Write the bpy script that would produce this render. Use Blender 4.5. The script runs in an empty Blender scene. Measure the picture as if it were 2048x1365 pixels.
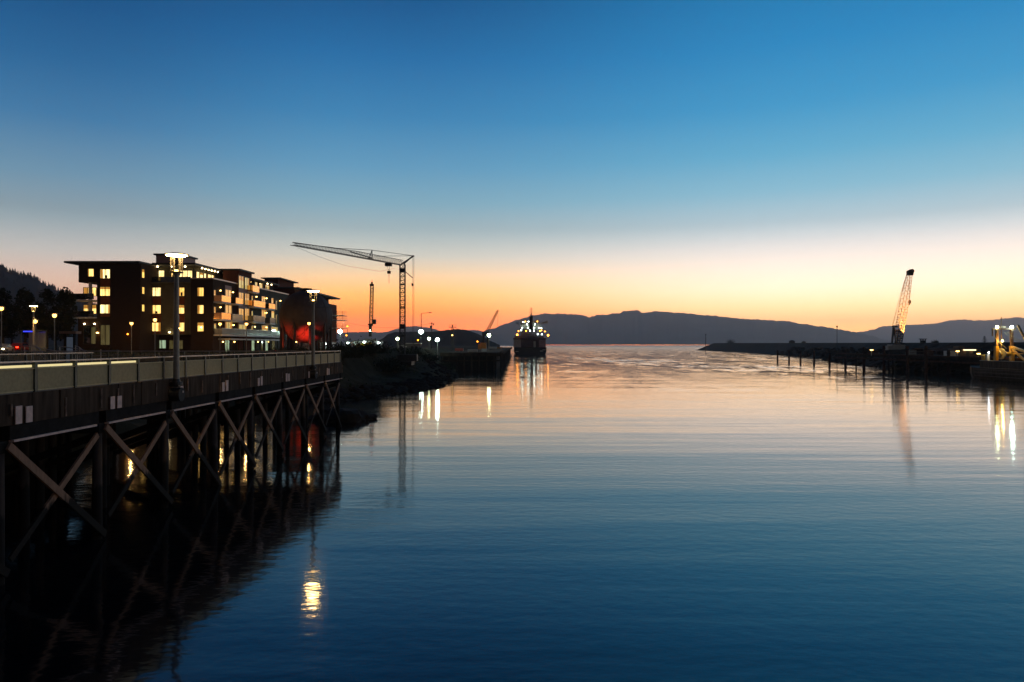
import bpy, math, random
from mathutils import Vector, Matrix, Euler, noise
R = random.Random(7)
sc = bpy.context.scene
col = sc.collection
V = Vector
# ------------------------------------------------------------------ camera
F = 1422.0
cam = bpy.data.cameras.new("camera"); camo = bpy.data.objects.new("camera", cam); col.objects.link(camo)
cam.sensor_width = 36.0; cam.lens = F/2048*36; cam.clip_start = 0.3; cam.clip_end = 90000
CAM = V((0, 0, 8.0)); camo.location = CAM
camo.rotation_euler = (math.radians(90.302), 0, math.radians(0.4835))
sc.camera = camo
MR = Euler(camo.rotation_euler).to_matrix(); MRI = MR.inverted()
def ray(px, py): return MR @ V(((px-1024)/F, -(py-682.5)/F, -1))
def at(px, py, Y):  d = ray(px, py); return CAM + d*(Y/d.y)          # a photo pixel on the plane y = Y
def ax(px, py, X):  d = ray(px, py); return CAM + d*(X/d.x)          # ... on the plane x = X
def az(px, py, Z):  d = ray(px, py); return CAM + d*((Z-8.0)/d.z)    # ... on the plane z = Z
def proj(p): q = MRI @ (V(p)-CAM); return (1024+F*q.x/-q.z, 682.5-F*q.y/-q.z)
def lin(r, g, b):
    f = lambda c: (c/255/12.92) if c/255 <= .04045 else ((c/255+.055)/1.055)**2.4
    return (f(r), f(g), f(b), 1)
# ------------------------------------------------------------------ materials
class NT:
    def __init__(s, t): s.t = t; s.n = t.nodes; s.l = t.links
    def new(s, k, **kw):
        n = s.n.new(k)
        for a, b in kw.items(): setattr(n, a, b)
        return n
    def link(s, a, b): s.l.new(a, b)
    def math(s, op, a, b=None, clamp=False):
        n = s.n.new('ShaderNodeMath'); n.operation = op; n.use_clamp = clamp
        for i, v in enumerate((a, b)):
            if v is None: continue
            if isinstance(v, (int, float)): n.inputs[i].default_value = v
            else: s.l.new(v, n.inputs[i])
        return n.outputs[0]
    def mix(s, f, a, b):
        n = s.n.new('ShaderNodeMix'); n.data_type = 'RGBA'
        for sock, v in ((n.inputs[0], f), (n.inputs[6], a), (n.inputs[7], b)):
            if isinstance(v, (int, float, tuple)): sock.default_value = v
            else: s.l.new(v, sock)
        return n.outputs[2]
    def ramp(s, f, stops, interp='LINEAR'):
        n = s.n.new('ShaderNodeValToRGB'); e = n.color_ramp; e.interpolation = interp
        while len(e.elements) < len(stops): e.elements.new(0.5)
        for el, (p, c) in zip(e.elements, stops): el.position = p; el.color = c
        s.l.new(f, n.inputs[0]); return n.outputs[0]
def mat(name):
    m = bpy.data.materials.new(name); m.use_nodes = True; t = NT(m.node_tree)
    t.n.clear(); o = t.new('ShaderNodeOutputMaterial'); return m, t, o
def P(name, c, rough=.7, metal=0, var=.35, scale=1.2, bump=0, stretch=(1, 1, 1), spec=.5):
    m, t, o = mat(name); b = t.new('ShaderNodeBsdfPrincipled')
    g = t.new('ShaderNodeNewGeometry'); mp = t.new('ShaderNodeMapping'); mp.inputs['Scale'].default_value = stretch
    t.link(g.outputs['Position'], mp.inputs[0])
    n = t.new('ShaderNodeTexNoise'); n.inputs['Scale'].default_value = scale; n.inputs['Detail'].default_value = 5
    t.link(mp.outputs[0], n.inputs['Vector'])
    f = t.math('MULTIPLY_ADD' if False else 'SUBTRACT', n.outputs[0], .25); f = t.math('MULTIPLY', f, 2, True)
    lo = tuple(x*(1-var) for x in c)+(1,); hi = tuple(min(1, x*(1+var)) for x in c)+(1,)
    t.link(t.mix(f, lo, hi), b.inputs['Base Color'])
    b.inputs['Roughness'].default_value = rough; b.inputs['Metallic'].default_value = metal
    b.inputs['Specular IOR Level'].default_value = spec
    if bump:
        bp = t.new('ShaderNodeBump'); bp.inputs['Strength'].default_value = .7; bp.inputs['Distance'].default_value = bump
        t.link(n.outputs[0], bp.inputs['Height']); t.link(bp.outputs[0], b.inputs['Normal'])
    t.link(b.outputs[0], o.inputs[0]); return m
def brickmat(name, c1, c2, mortar):
    m, t, o = mat(name); b = t.new('ShaderNodeBsdfPrincipled'); g = t.new('ShaderNodeNewGeometry')
    sp = t.new('ShaderNodeSeparateXYZ'); t.link(g.outputs['Position'], sp.inputs[0])
    cb = t.new('ShaderNodeCombineXYZ'); t.link(t.math('ADD', sp.outputs[0], sp.outputs[1]), cb.inputs[0]); t.link(sp.outputs[2], cb.inputs[1])
    k = t.new('ShaderNodeTexBrick'); k.inputs['Scale'].default_value = 1
    k.inputs['Brick Width'].default_value = .4; k.inputs['Row Height'].default_value = .13; k.inputs['Mortar Size'].default_value = .012
    k.inputs['Color1'].default_value = c1; k.inputs['Color2'].default_value = c2; k.inputs['Mortar'].default_value = mortar
    b.inputs['Specular IOR Level'].default_value = .08; t.link(cb.outputs[0], k.inputs['Vector']); t.link(k.outputs['Color'], b.inputs['Base Color'])
    b.inputs['Roughness'].default_value = .85; t.link(b.outputs[0], o.inputs[0]); return m
def tidal(name, dry, wet):
    m, t, o = mat(name); b = t.new('ShaderNodeBsdfPrincipled'); g = t.new('ShaderNodeNewGeometry'); sp = t.new('ShaderNodeSeparateXYZ')
    t.link(g.outputs['Position'], sp.inputs[0]); mp = t.new('ShaderNodeMapping'); mp.inputs['Scale'].default_value = (3, 3, .8); t.link(g.outputs['Position'], mp.inputs[0])
    n = t.new('ShaderNodeTexNoise'); n.inputs['Scale'].default_value = 2; n.inputs['Detail'].default_value = 6; t.link(mp.outputs[0], n.inputs['Vector'])
    k = t.math('ADD', sp.outputs[2], t.math('MULTIPLY', t.math('SUBTRACT', n.outputs[0], .5), .8))
    mr_ = t.new('ShaderNodeMapRange'); mr_.inputs[1].default_value = 2.1; mr_.inputs[2].default_value = 2.35; t.link(k, mr_.inputs[0])
    a = t.mix(n.outputs[0], tuple(x*.45 for x in dry)+(1,), tuple(x*1.5 for x in dry)+(1,))
    t.link(t.mix(mr_.outputs[0], wet+(1,), a), b.inputs['Base Color']); b.inputs['Roughness'].default_value = .85; b.inputs['Specular IOR Level'].default_value = .2
    t.link(b.outputs[0], o.inputs[0]); return m
def E(name, c, s):
    m, t, o = mat(name); e = t.new('ShaderNodeEmission'); e.inputs[0].default_value = c; e.inputs[1].default_value = s
    t.link(e.outputs[0], o.inputs[0]); return m
def litpane(name, c, s, amp=.5, refl=.0):
    """window glass with a lit room behind: uneven glow (curtain folds, furniture) under a glossy coat"""
    m, t, o = mat(name); b = t.new('ShaderNodeBsdfPrincipled'); g = t.new('ShaderNodeNewGeometry')
    b.inputs['Base Color'].default_value = (.02, .02, .02, 1); b.inputs['Roughness'].default_value = .03
    b.inputs['Metallic'].default_value = 0; b.inputs['IOR'].default_value = 1.6+refl
    mp = t.new('ShaderNodeMapping'); mp.inputs['Scale'].default_value = (2.2, 2.2, .25); t.link(g.outputs['Position'], mp.inputs[0])
    n = t.new('ShaderNodeTexNoise'); n.inputs['Scale'].default_value = 1.6; n.inputs['Detail'].default_value = 3; t.link(mp.outputs[0], n.inputs['Vector'])
    k = t.new('ShaderNodeTexVoronoi'); k.inputs['Scale'].default_value = .9; t.link(g.outputs['Position'], k.inputs['Vector'])
    f = t.math('ADD', t.math('MULTIPLY', n.outputs[0], 1.3), t.math('MULTIPLY', k.outputs['Color'], .35))
    f = t.math('SUBTRACT', f, .3, True)
    st = t.math('MULTIPLY', t.math('ADD', t.math('MULTIPLY', f, amp*2), 1-amp), s)
    dark = (c[0], c[1]*.85, c[2]*.65, 1)
    t.link(t.mix(f, dark, c), b.inputs['Emission Color']); t.link(st, b.inputs['Emission Strength'])
    t.link(b.outputs[0], o.inputs[0]); return m
WOOD = tidal('weathered_timber', (.26, .155, .10), (.012, .010, .008))
PILE = tidal('creosoted_pile', (.045, .034, .028), (.010, .009, .008))
CONC = P('stained_concrete', (.060, .042, .030), .9, 0, .7, 1.5, .01, (2.5, 2.5, .35), spec=.08)
WHITEP = P('worn_white_paint', (.64, .47, .41), .7, 0, .25, 5)
DARKT = P('dark_tarred_timber', (.02, .018, .017), .9, 0, .4, 3, spec=.08)
ASPH = P('asphalt', (.05, .05, .048), .85, 0, .3, 3, .01, spec=.08)
PAVE = P('concrete_pavement', (.22, .21, .19), .85, 0, .25, 1)
GREENM = P('green_grey_metal', (.055, .065, .055), .45, .4, .2, 6)
MESHM = P('galvanised_mesh', (.42, .36, .20), .55, .2, .15, 8)
RAILM = P('brushed_rail', (.42, .38, .35), .4, .7, .15, 6)
POST = P('grey_lamp_post', (.20, .20, .18), .5, .3, .2, 6)
BLACK = P('black_metal', (.018, .018, .02), .5, .5, .2, 6)
STEEL = P('crane_steel', (.035, .038, .04), .55, .4, .3, 3)
TANCR = P('yellow_lattice_paint', (.85, .45, .15), .5, .1, .25, 2)
CAGE = P('dark_cage_metal', (.05, .045, .04), .5, .2, .1, 4)
REFLW = P('white_reflector', (.6, .55, .46), .6, 0, .05, 2)
BRK = brickmat('dark_brick', (.036, .021, .015, 1), (.046, .026, .018, 1), (.04, .035, .03, 1))
BRK2 = brickmat('red_brick', (.14, .040, .026, 1), (.10, .032, .022, 1), (.06, .05, .045, 1))
CHAR = P('charcoal_cladding', (.030, .030, .028), .7, 0, .2, 2, spec=.08)
OLIVE = P('olive_render', (.13, .12, .075), .85, 0, .2, 1, spec=.08)
SPAN = P('rust_spandrel', (.24, .075, .03), .7, 0, .2, 2, spec=.08)
SPANP = P('pinkish_spandrel', (.40, .24, .19), .7, 0, .15, 2)
ROOF = P('dark_roof_edge', (.03, .032, .034), .6, .2, .2, 2)
COPE = P('pale_metal_coping', (.55, .45, .41), .4, .6, .1, 2)
SLABW = P('white_balcony_slab', (.62, .60, .58), .6, 0, .1, 2)
FRAME = P('dark_window_frame', (.05, .045, .04), .5, .2, .1, 6)
FRAMEW = P('pale_window_frame', (.6, .55, .45), .5, 0, .1, 6)
GLASSREF = P('sunset_tinted_glass', (.95, .52, .19), .08, 1.0, .05, 1)  # orange of the reflected sunset put into the base tint
GLASSG = P('grey_glass_panel', (.18, .20, .20), .12, .35, .1, 1)
DARKGL = P('dark_glass', (.02, .024, .026), .05, 0, .2, 1, spec=.8)
L_WARM = litpane('warm_lit_room', lin(255, 212, 125), 1.75, .65)
L_WARM2 = litpane('amber_lit_room', lin(255, 205, 108), 1.5, .6)
L_BR = litpane('bright_lit_room', lin(255, 230, 160), 1.8, .7)
L_PALE = litpane('curtained_lit_room', lin(240, 215, 135), .62, .3)
L_SIDE = litpane('sunset_tinted_lit_room', lin(255, 190, 95), .55, .35, .9)  # room light and reflected sunset share one orange emission
L_CURT = litpane('backlit_curtain', lin(240, 170, 75), .55, .4)
L_COOL = litpane('cool_lit_room', lin(185, 215, 180), .55, .6)
L_DIM = litpane('dim_lit_room', lin(170, 160, 100), .16, .6)
BOUNCEG = E('bounced_lamp_glow', lin(255, 205, 125), 130)  # emission for the undersides of the tall lamp reflectors
def frosted(name, c, k):
    m, t, o = mat(name); e = t.new('ShaderNodeEmission'); e.inputs[0].default_value = c; e.inputs[1].default_value = k
    tr = t.new('ShaderNodeBsdfTransparent'); mx = t.new('ShaderNodeMixShader'); mx.inputs[0].default_value = .55
    t.link(tr.outputs[0], mx.inputs[1]); t.link(e.outputs[0], mx.inputs[2]); t.link(mx.outputs[0], o.inputs[0]); return m
GLOBE = frosted('frosted_globe', lin(255, 185, 85), 9)
SCON = E('wall_lamp_glow', lin(255, 200, 105), 12)
SCONB = E('soffit_glow', lin(255, 222, 165), 16)
ORGL = E('orange_lamp_glow', lin(255, 140, 35), 14)
FLOOD = E('green_white_flood', lin(215, 255, 235), 130)
FLOODW = E('yellow_white_flood', lin(240, 255, 190), 60)
SHIPW = E('ship_white_lamp', lin(225, 250, 240), 30)
SHIPO = E('ship_orange_lamp', lin(255, 150, 40), 26)
REDG = E('red_lamp', lin(255, 40, 20), 14)
BLUEG = E('blue_strip', lin(50, 60, 255), 2.2)
STRIP = E('handrail_light', lin(255, 235, 170), .85)
PANELG = E('backlit_panel', lin(150, 165, 190), .11)
HEADL = E('headlight', lin(255, 240, 190), 12)
YELL = P('machine_yellow', (.75, .48, .02), .4, 0, .15, 2)
ORNG = P('orange_container_paint', (.62, .25, .03), .5, 0, .2, 2)
WHT = P('white_panel', (.65, .66, .64), .5, 0, .15, 2)
CREAM = P('cream_panel', (.50, .47, .38), .6, 0, .2, 2)
REDP = P('red_car_paint', (.35, .03, .02), .3, .2, .1, 2)
GRYP = P('silver_car_paint', (.35, .35, .35), .3, .5, .1, 2)
RUBB = P('rubber', (.015, .015, .015), .8, 0, .1, 5)
HULL = P('black_hull_paint', (.016, .016, .017), .5, 0, .3, .5, spec=.08)
HULLB = P('rust_streaked_hull', (.10, .07, .046), .55, 0, .5, .8, 0, (3, 3, .5), spec=.08)
SUPER = P('pale_superstructure', (.42, .41, .36), .6, 0, .2, .4)
SUPERP = P('pinkish_superstructure', (.36, .22, .22), .6, 0, .25, .5)
SUPERD = P('dark_superstructure', (.045, .045, .06), .6, 0, .25, .5)
REDD = P('dark_red_paint', (.085, .035, .032), .6, 0, .25, .5)
GANTRY = P('gantry_paint', (.62, .36, .03), .5, 0, .3, 2)
BROWNG = P('brown_gantry_paint', (.14, .08, .05), .6, 0, .3, 2)
ROPE = P('pale_rope', (.5, .5, .44), .8, 0, .1, 3)
LEAF = P('dusk_leaf', (.035, .045, .02), .8, 0, .6, 1.5, spec=.08)
LEAFD = P('dark_leaf', (.022, .028, .016), .85, 0, .5, 1.2, spec=.08)
BARK = P('bark', (.05, .04, .03), .9, 0, .3, 4, spec=.08)
ROCKM = P('wet_rock', (.020, .016, .013), .8, 0, .5, 1.2, .08, spec=.08)
RIPR = P('riprap_bank', (.034, .021, .013), .9, 0, .6, .5, .3, spec=.08)
GRND = P('shore_ground', (.034, .030, .016), .95, 0, .6, .12, .05, spec=.08)
MUD = P('wharf_timber', (.034, .023, .018), .9, 0, .6, .8, .02, (1, 1, .3), spec=.08)
RUSTP = P('reddish_pile', (.07, .032, .022), .85, 0, .5, 1.5, .02, (1, 1, .3), spec=.08)
HILLM = P('forested_hill', (.075, .07, .065), 1, 0, .7, .0022, 0, (1, 1, 1), 0)
HILLD = P('dark_forest', (.032, .036, .038), 1, 0, .4, .01, 0, (1, 1, 1), 0)
SPHM = P('glass_bead_coating', (.060, .045, .040), .75, .0, .25, 1.2, .02)
# ------------------------------------------------------------------ mesh builder
def origin_of(o):
    while o.parent: o = o.parent
    return o.location.copy()
class MB:
    def __init__(s): s.v = []; s.f = []
    def add(s, vs, fs):
        k = len(s.v); s.v += [V(v) for v in vs]; s.f += [tuple(i+k for i in f) for f in fs]; return s
    def box(s, x0, x1, y0, y1, z0, z1):
        x0, x1 = sorted((x0, x1)); y0, y1 = sorted((y0, y1)); z0, z1 = sorted((z0, z1))
        return s.add([(x0,y0,z0),(x1,y0,z0),(x1,y1,z0),(x0,y1,z0),(x0,y0,z1),(x1,y0,z1),(x1,y1,z1),(x0,y1,z1)],
                     [(3,2,1,0),(4,5,6,7),(0,1,5,4),(1,2,6,5),(2,3,7,6),(3,0,4,7)])
    def frame_of(s, p, q, up=V((0,0,1))):
        d = (q-p).normalized(); a = d.cross(up)
        if a.length < 1e-3: a = d.cross(V((0,1,0)))
        a.normalize(); return d, a, a.cross(d).normalized()
    def bar(s, p, q, w, h=None):
        p, q = V(p), V(q); h = h or w; d, a, b = s.frame_of(p, q)
        vs = [c+a*(w/2*i)+b*(h/2*j) for c in (p, q) for i, j in ((-1,-1),(1,-1),(1,1),(-1,1))]
        return s.add(vs, [(3,2,1,0),(4,5,6,7),(0,1,5,4),(1,2,6,5),(2,3,7,6),(3,0,4,7)])
    def tube(s, p, q, r0, r1=None, n=8):
        p, q = V(p), V(q); r1 = r0 if r1 is None else r1; d, a, b = s.frame_of(p, q)
        vs = []
        for c, r in ((p, r0), (q, r1)):
            for i in range(n):
                t = 2*math.pi*i/n; vs.append(c+a*(r*math.cos(t))+b*(r*math.sin(t)))
        fs = [(i, (i+1)%n, n+(i+1)%n, n+i) for i in range(n)]+[tuple(reversed(range(n))), tuple(range(n, 2*n))]
        return s.add(vs, fs)
    def path(s, pts, r, n=5):
        for a, b in zip(pts, pts[1:]): s.tube(a, b, r, r, n)
        return s
    def lathe(s, c, prof, n=16):
        c = V(c); vs = []; m = len(prof)
        for r, z in prof:
            for i in range(n):
                t = 2*math.pi*i/n; vs.append(c+V((r*math.cos(t), r*math.sin(t), z)))
        fs = [(k*n+i, k*n+(i+1)%n, (k+1)*n+(i+1)%n, (k+1)*n+i) for k in range(m-1) for i in range(n)]
        fs += [tuple(reversed(range(n))), tuple(range((m-1)*n, m*n))]
        return s.add(vs, fs)
    def ball(s, c, r, n=12, sq=1, zs=None):
        m = max(5, n//2); k = r*sq if zs is None else zs
        return s.lathe(c, [(max(.004*r, r*math.sin(math.pi*i/m)), -k*math.cos(math.pi*i/m)) for i in range(m+1)], n)
    def prism(s, pts, z0, z1):
        n = len(pts); vs = [(x, y, z0) for x, y in pts]+[(x, y, z1) for x, y in pts]
        return s.add(vs, [(i, (i+1)%n, n+(i+1)%n, n+i) for i in range(n)]+[tuple(reversed(range(n))), tuple(range(n, 2*n))])
    def loft(s, rings, cap=True):
        n = len(rings[0]); vs = [p for r in rings for p in r]
        fs = [(k*n+i, k*n+(i+1)%n, (k+1)*n+(i+1)%n, (k+1)*n+i) for k in range(len(rings)-1) for i in range(n)]
        if cap: fs += [tuple(reversed(range(n))), tuple(range((len(rings)-1)*n, len(rings)*n))]
        return s.add(vs, fs)
    def lattice(s, p, q, w0, w1, n, r, rd=None, mid=None):
        """four chords with zig-zag lacing"""
        p, q = V(p), V(q); d, a, b = s.frame_of(p, q); rd = rd or r*.6
        def w(t):
            if mid is None: return w0+(w1-w0)*t
            return w0+(mid-w0)*min(1, t/.2) if t < .7 else mid+(w1-mid)*(t-.7)/.3
        def cor(t): c = p.lerp(q, t); h = w(t)/2; return [c+a*h*i+b*h*j for i, j in ((-1,-1),(1,-1),(1,1),(-1,1))]
        L = [cor(k/n) for k in range(n+1)]
        for k in range(n):
            for i in range(4):
                s.tube(L[k][i], L[k+1][i], r, r, 4)
                j = (i+1)%4; u, v2 = (i, j) if k%2 else (j, i)
                s.tube(L[k][u], L[k+1][v2], rd, rd, 3); s.tube(L[k][i], L[k][j], rd, rd, 3)
        return s
    def build(s, name, m, parent=None, origin=None, smooth=False):
        o0 = origin_of(parent) if parent else V(origin) if origin is not None else V((0, 0, 0))
        me = bpy.data.meshes.new(name); me.from_pydata([tuple(v-o0) for v in s.v], [], s.f); me.update()
        if smooth: me.polygons.foreach_set('use_smooth', [True]*len(me.polygons))
        me.materials.append(m); o = bpy.data.objects.new(name, me); col.objects.link(o)
        if parent: o.parent = parent
        else: o.location = o0
        return o
def tag(o, label, cat, group=None):
    o['label'] = label; o['category'] = cat
    if group: o['group'] = group
    return o
def thing(name, label, cat, loc, group=None):
    o = bpy.data.objects.new(name, None); o.empty_display_size = .3; col.objects.link(o); o.location = V(loc); return tag(o, label, cat, group)
def kind(o, k='structure'): o['kind'] = k; return o
def copy_tree(o, loc, label, group=None, rz=None):
    r = o.copy(); col.objects.link(r); r.location = V(loc); r['label'] = label
    if rz is not None: r.rotation_euler = (0, 0, rz)
    for c in list(o.children):
        k = c.copy(); col.objects.link(k); k.parent = r
        for g in list(c.children):
            h = g.copy(); col.objects.link(h); h.parent = k
    return r
# ------------------------------------------------------------------ world: afterglow sky
w = bpy.data.worlds.new("World"); sc.world = w; w.use_nodes = True
t = NT(w.node_tree); t.n.clear(); wo = t.new('ShaderNodeOutputWorld')
tc = t.new('ShaderNodeTexCoord'); sp = t.new('ShaderNodeSeparateXYZ'); t.link(tc.outputs['Generated'], sp.inputs[0])
el = t.math('ABSOLUTE', sp.outputs[2])
def stops(tab):
    out = []
    for y, c in tab:
        e = math.sin(math.atan((690-y)/F)); out.append((min(1, max(0, e/.5)), lin(*c)))
    return sorted(out, key=lambda q: q[0])
f = t.math('DIVIDE', el, .5, True)
A = t.ramp(f, stops([(688,(255,112,8)),(655,(255,136,14)),(625,(255,160,38)),(590,(252,186,94)),(555,(236,198,148)),(515,(202,198,184)),(465,(172,192,196)),(410,(132,178,198)),(340,(98,160,196)),(240,(58,134,184)),(120,(30,110,168)),(0,(14,86,142)),(-300,(8,50,95))]))
B = t.ramp(f, stops([(688,(255,188,84)),(655,(255,222,128)),(620,(255,237,168)),(585,(255,240,202)),(545,(253,233,214)),(510,(235,227,220)),(455,(190,214,224)),(400,(142,197,220)),(330,(100,178,214)),(240,(62,156,206)),(120,(36,136,194)),(0,(24,120,178)),(-300,(12,70,125))]))
Lf = t.ramp(f, stops([(688,(205,140,105)),(620,(212,160,128)),(580,(206,172,150)),(530,(182,178,172)),(470,(150,170,178)),(400,(112,154,180)),(300,(62,124,170)),(200,(34,102,154)),(100,(14,84,138)),(0,(4,70,122)),(-300,(5,38,80))]))
az_ = t.math('ARCTAN2', sp.outputs[0], sp.outputs[1])       # 0 straight down the channel, + to the right
def aza(px): return math.atan((px-1036)/F)
def seg(a, b):
    n = t.new('ShaderNodeMapRange'); n.interpolation_type = 'SMOOTHSTEP'; n.inputs[1].default_value = a; n.inputs[2].default_value = b
    t.link(az_, n.inputs[0]); return n.outputs[0]
c1 = t.mix(seg(aza(100), aza(720)), Lf, A); c2 = t.mix(seg(aza(760), aza(1650)), c1, B)
# the far side of the sky (behind the camera) is night blue
dist = t.math('ABSOLUTE', t.math('SUBTRACT', az_, aza(1500)))
nb = t.new('ShaderNodeMapRange'); nb.interpolation_type = 'SMOOTHSTEP'; nb.inputs[1].default_value = .9; nb.inputs[2].default_value = 2.2
t.link(dist, nb.inputs[0])
c3 = t.mix(t.math('MULTIPLY', nb.outputs[0], .92), c2, lin(15, 19, 30))
zen = t.new('ShaderNodeMapRange'); zen.inputs[1].default_value = .5; zen.inputs[2].default_value = 1; t.link(el, zen.inputs[0])
c4 = t.mix(zen.outputs[0], c3, lin(8, 22, 48))
hb = t.new('ShaderNodeMapRange'); hb.inputs[1].default_value = 0; hb.inputs[2].default_value = .16; hb.inputs[3].default_value = 2.75; hb.inputs[4].default_value = 1.05
t.link(el, hb.inputs[0])
low = t.math('SUBTRACT', 1, t.math('DIVIDE', el, .05), True)
hb_ = t.math('ADD', hb.outputs[0], t.math('MULTIPLY', t.math('MULTIPLY', low, low), 1.9))
rb = t.new('ShaderNodeMapRange'); rb.interpolation_type = 'SMOOTHSTEP'; rb.inputs[1].default_value = .025; rb.inputs[2].default_value = .115; rb.inputs[3].default_value = 1.45; rb.inputs[4].default_value = 1
t.link(el, rb.inputs[0])
srgb = t.new('ShaderNodeSeparateColor'); crgb = t.new('ShaderNodeCombineColor'); t.link(c4, srgb.inputs[0])
rbo = t.math('ADD', 1, t.math('MULTIPLY', t.math('SUBTRACT', rb.outputs[0], 1), seg(aza(250), aza(1000))))
t.link(t.math('MULTIPLY', srgb.outputs[0], rbo), crgb.inputs[0]); t.link(srgb.outputs[1], crgb.inputs[1]); t.link(srgb.outputs[2], crgb.inputs[2])
bg = t.new('ShaderNodeBackground'); t.link(crgb.outputs[0], bg.inputs[0]); t.link(hb_, bg.inputs[1])
sky = t.new('ShaderNodeTexSky'); sky.sky_type = 'NISHITA'; sky.sun_disc = False
sky.sun_elevation = math.radians(-10); sky.sun_rotation = aza(1500)
bg2 = t.new('ShaderNodeBackground'); t.link(sky.outputs[0], bg2.inputs[0]); bg2.inputs[1].default_value = 0.05
ad = t.new('ShaderNodeAddShader'); t.link(bg.outputs[0], ad.inputs[0]); t.link(bg2.outputs[0], ad.inputs[1])
t.link(ad.outputs[0], wo.inputs[0])
# ------------------------------------------------------------------ water
wm, t, o = mat('harbour_water'); b = t.new('ShaderNodeBsdfPrincipled')
b.inputs['Base Color'].default_value = (.003, .005, .008, 1); b.inputs['Roughness'].default_value = .035; b.inputs['IOR'].default_value = 1.66
g = t.new('ShaderNodeNewGeometry'); sp = t.new('ShaderNodeSeparateXYZ'); t.link(g.outputs['Position'], sp.inputs[0])
def wn(sx, sy, scale, det=2, rot=0):
    mp = t.new('ShaderNodeMapping'); mp.inputs['Scale'].default_value = (sx, sy, 1); mp.inputs['Rotation'].default_value = (0, 0, rot)
    t.link(g.outputs['Position'], mp.inputs[0]); n = t.new('ShaderNodeTexNoise'); n.inputs['Scale'].default_value = scale
    n.inputs['Detail'].default_value = det; t.link(mp.outputs[0], n.inputs['Vector']); return n.outputs[0]
def mr(v, a, b_, c=0, d=1):
    n = t.new('ShaderNodeMapRange'); n.interpolation_type = 'SMOOTHSTEP'
    for i, x in enumerate((a, b_, c, d)): n.inputs[1+i].default_value = x
    t.link(v, n.inputs[0]); return n.outputs[0]
far = mr(sp.outputs[1], 25, 420)
t.link(mr(sp.outputs[1], 250, 4000, .075, .20), b.inputs['Roughness'])
patch = wn(.35, 1, .022, 3)                      # wind patches
pm = mr(patch, .50, .62)
h1 = t.math('MULTIPLY', wn(.6, 1.0, 2.4, 2, .2), .0075)              # hand-sized wavelets
h2 = t.math('MULTIPLY', wn(.13, 1.0, .45, 2, -.06), .019)
h3 = t.math('MULTIPLY', wn(.2, 1.0, .12, 2, .04), .075)
h = t.math('ADD', t.math('ADD', h1, h2), h3)
def wcol(sx, sy, scale, det):                    # facet slopes for waves too far off for a bump map
    mp = t.new('ShaderNodeMapping'); mp.inputs['Scale'].default_value = (sx, sy, 1); t.link(g.outputs['Position'], mp.inputs[0])
    n = t.new('ShaderNodeTexNoise'); n.inputs['Scale'].default_value = scale; n.inputs['Detail'].default_value = det
    t.link(mp.outputs[0], n.inputs['Vector']); v = t.new('ShaderNodeVectorMath'); v.operation = 'SUBTRACT'
    t.link(n.outputs['Color'], v.inputs[0]); v.inputs[1].default_value = (.5, .5, .5); return v.outputs[0]
def vm(op, a, c):
    v = t.new('ShaderNodeVectorMath'); v.operation = op
    t.link(a, v.inputs[0])
    if isinstance(c, tuple): v.inputs[1].default_value = c
    else: t.link(c, v.inputs[1] if op != 'SCALE' else v.inputs['Scale'])
    return v.outputs[0]
amp = t.math('ADD', t.math('MULTIPLY', t.math('ADD', t.math('MULTIPLY', pm, .17), .065), far), mr(sp.outputs[1], 350, 1300, 0, .24))
bl = t.math('ABSOLUTE', t.math('SUBTRACT', t.math('ADD', sp.outputs[1], t.math('MULTIPLY', sp.outputs[0], 3.95)), 553))
band = t.math('MULTIPLY', mr(bl, 30, 140, 1, 0), mr(sp.outputs[0], 5, 45))       # the cat's-paw of wind along the right wharf
amp = t.math('ADD', amp, t.math('MULTIPLY', t.math('MULTIPLY', band, t.math('ADD', patch, .25)), .17))
sl = vm('SCALE', vm('ADD', wcol(.5, .2, 1.4, 3), wcol(.14, .05, 1.1, 2)), amp)
nrm = vm('NORMALIZE', vm('ADD', vm('MULTIPLY', sl, (.6, 1, 0)), (0, 0, 1)), (0, 0, 0))
bp = t.new('ShaderNodeBump'); bp.inputs['Strength'].default_value = 1; bp.inputs['Distance'].default_value = 1
t.link(h, bp.inputs['Height']); t.link(nrm, bp.inputs['Normal']); t.link(bp.outputs[0], b.inputs['Normal']); t.link(b.outputs[0], o.inputs[0])
kind(MB().add([(-15000,-900,0),(15000,-900,0),(15000,15500,0),(-15000,15500,0)], [(0,1,2,3)]).build('water', wm))
# ------------------------------------------------------------------ haze
hm, t, o = mat('dusk_haze'); pv = t.new('ShaderNodeVolumePrincipled')
pv.inputs['Color'].default_value = (.94, .90, .90, 1); pv.inputs['Density'].default_value = 8.5e-5
pv.inputs['Density Attribute'].default_value = ''; pv.inputs['Color Attribute'].default_value = ''; pv.inputs['Temperature Attribute'].default_value = ''
pv.inputs['Anisotropy'].default_value = 0.6
t.link(pv.outputs[0], o.inputs['Volume'])
HZ = True
if HZ: kind(MB().box(-16000, 16000, -1000, 15600, -3, 545).build('haze', hm), 'stuff')
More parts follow.
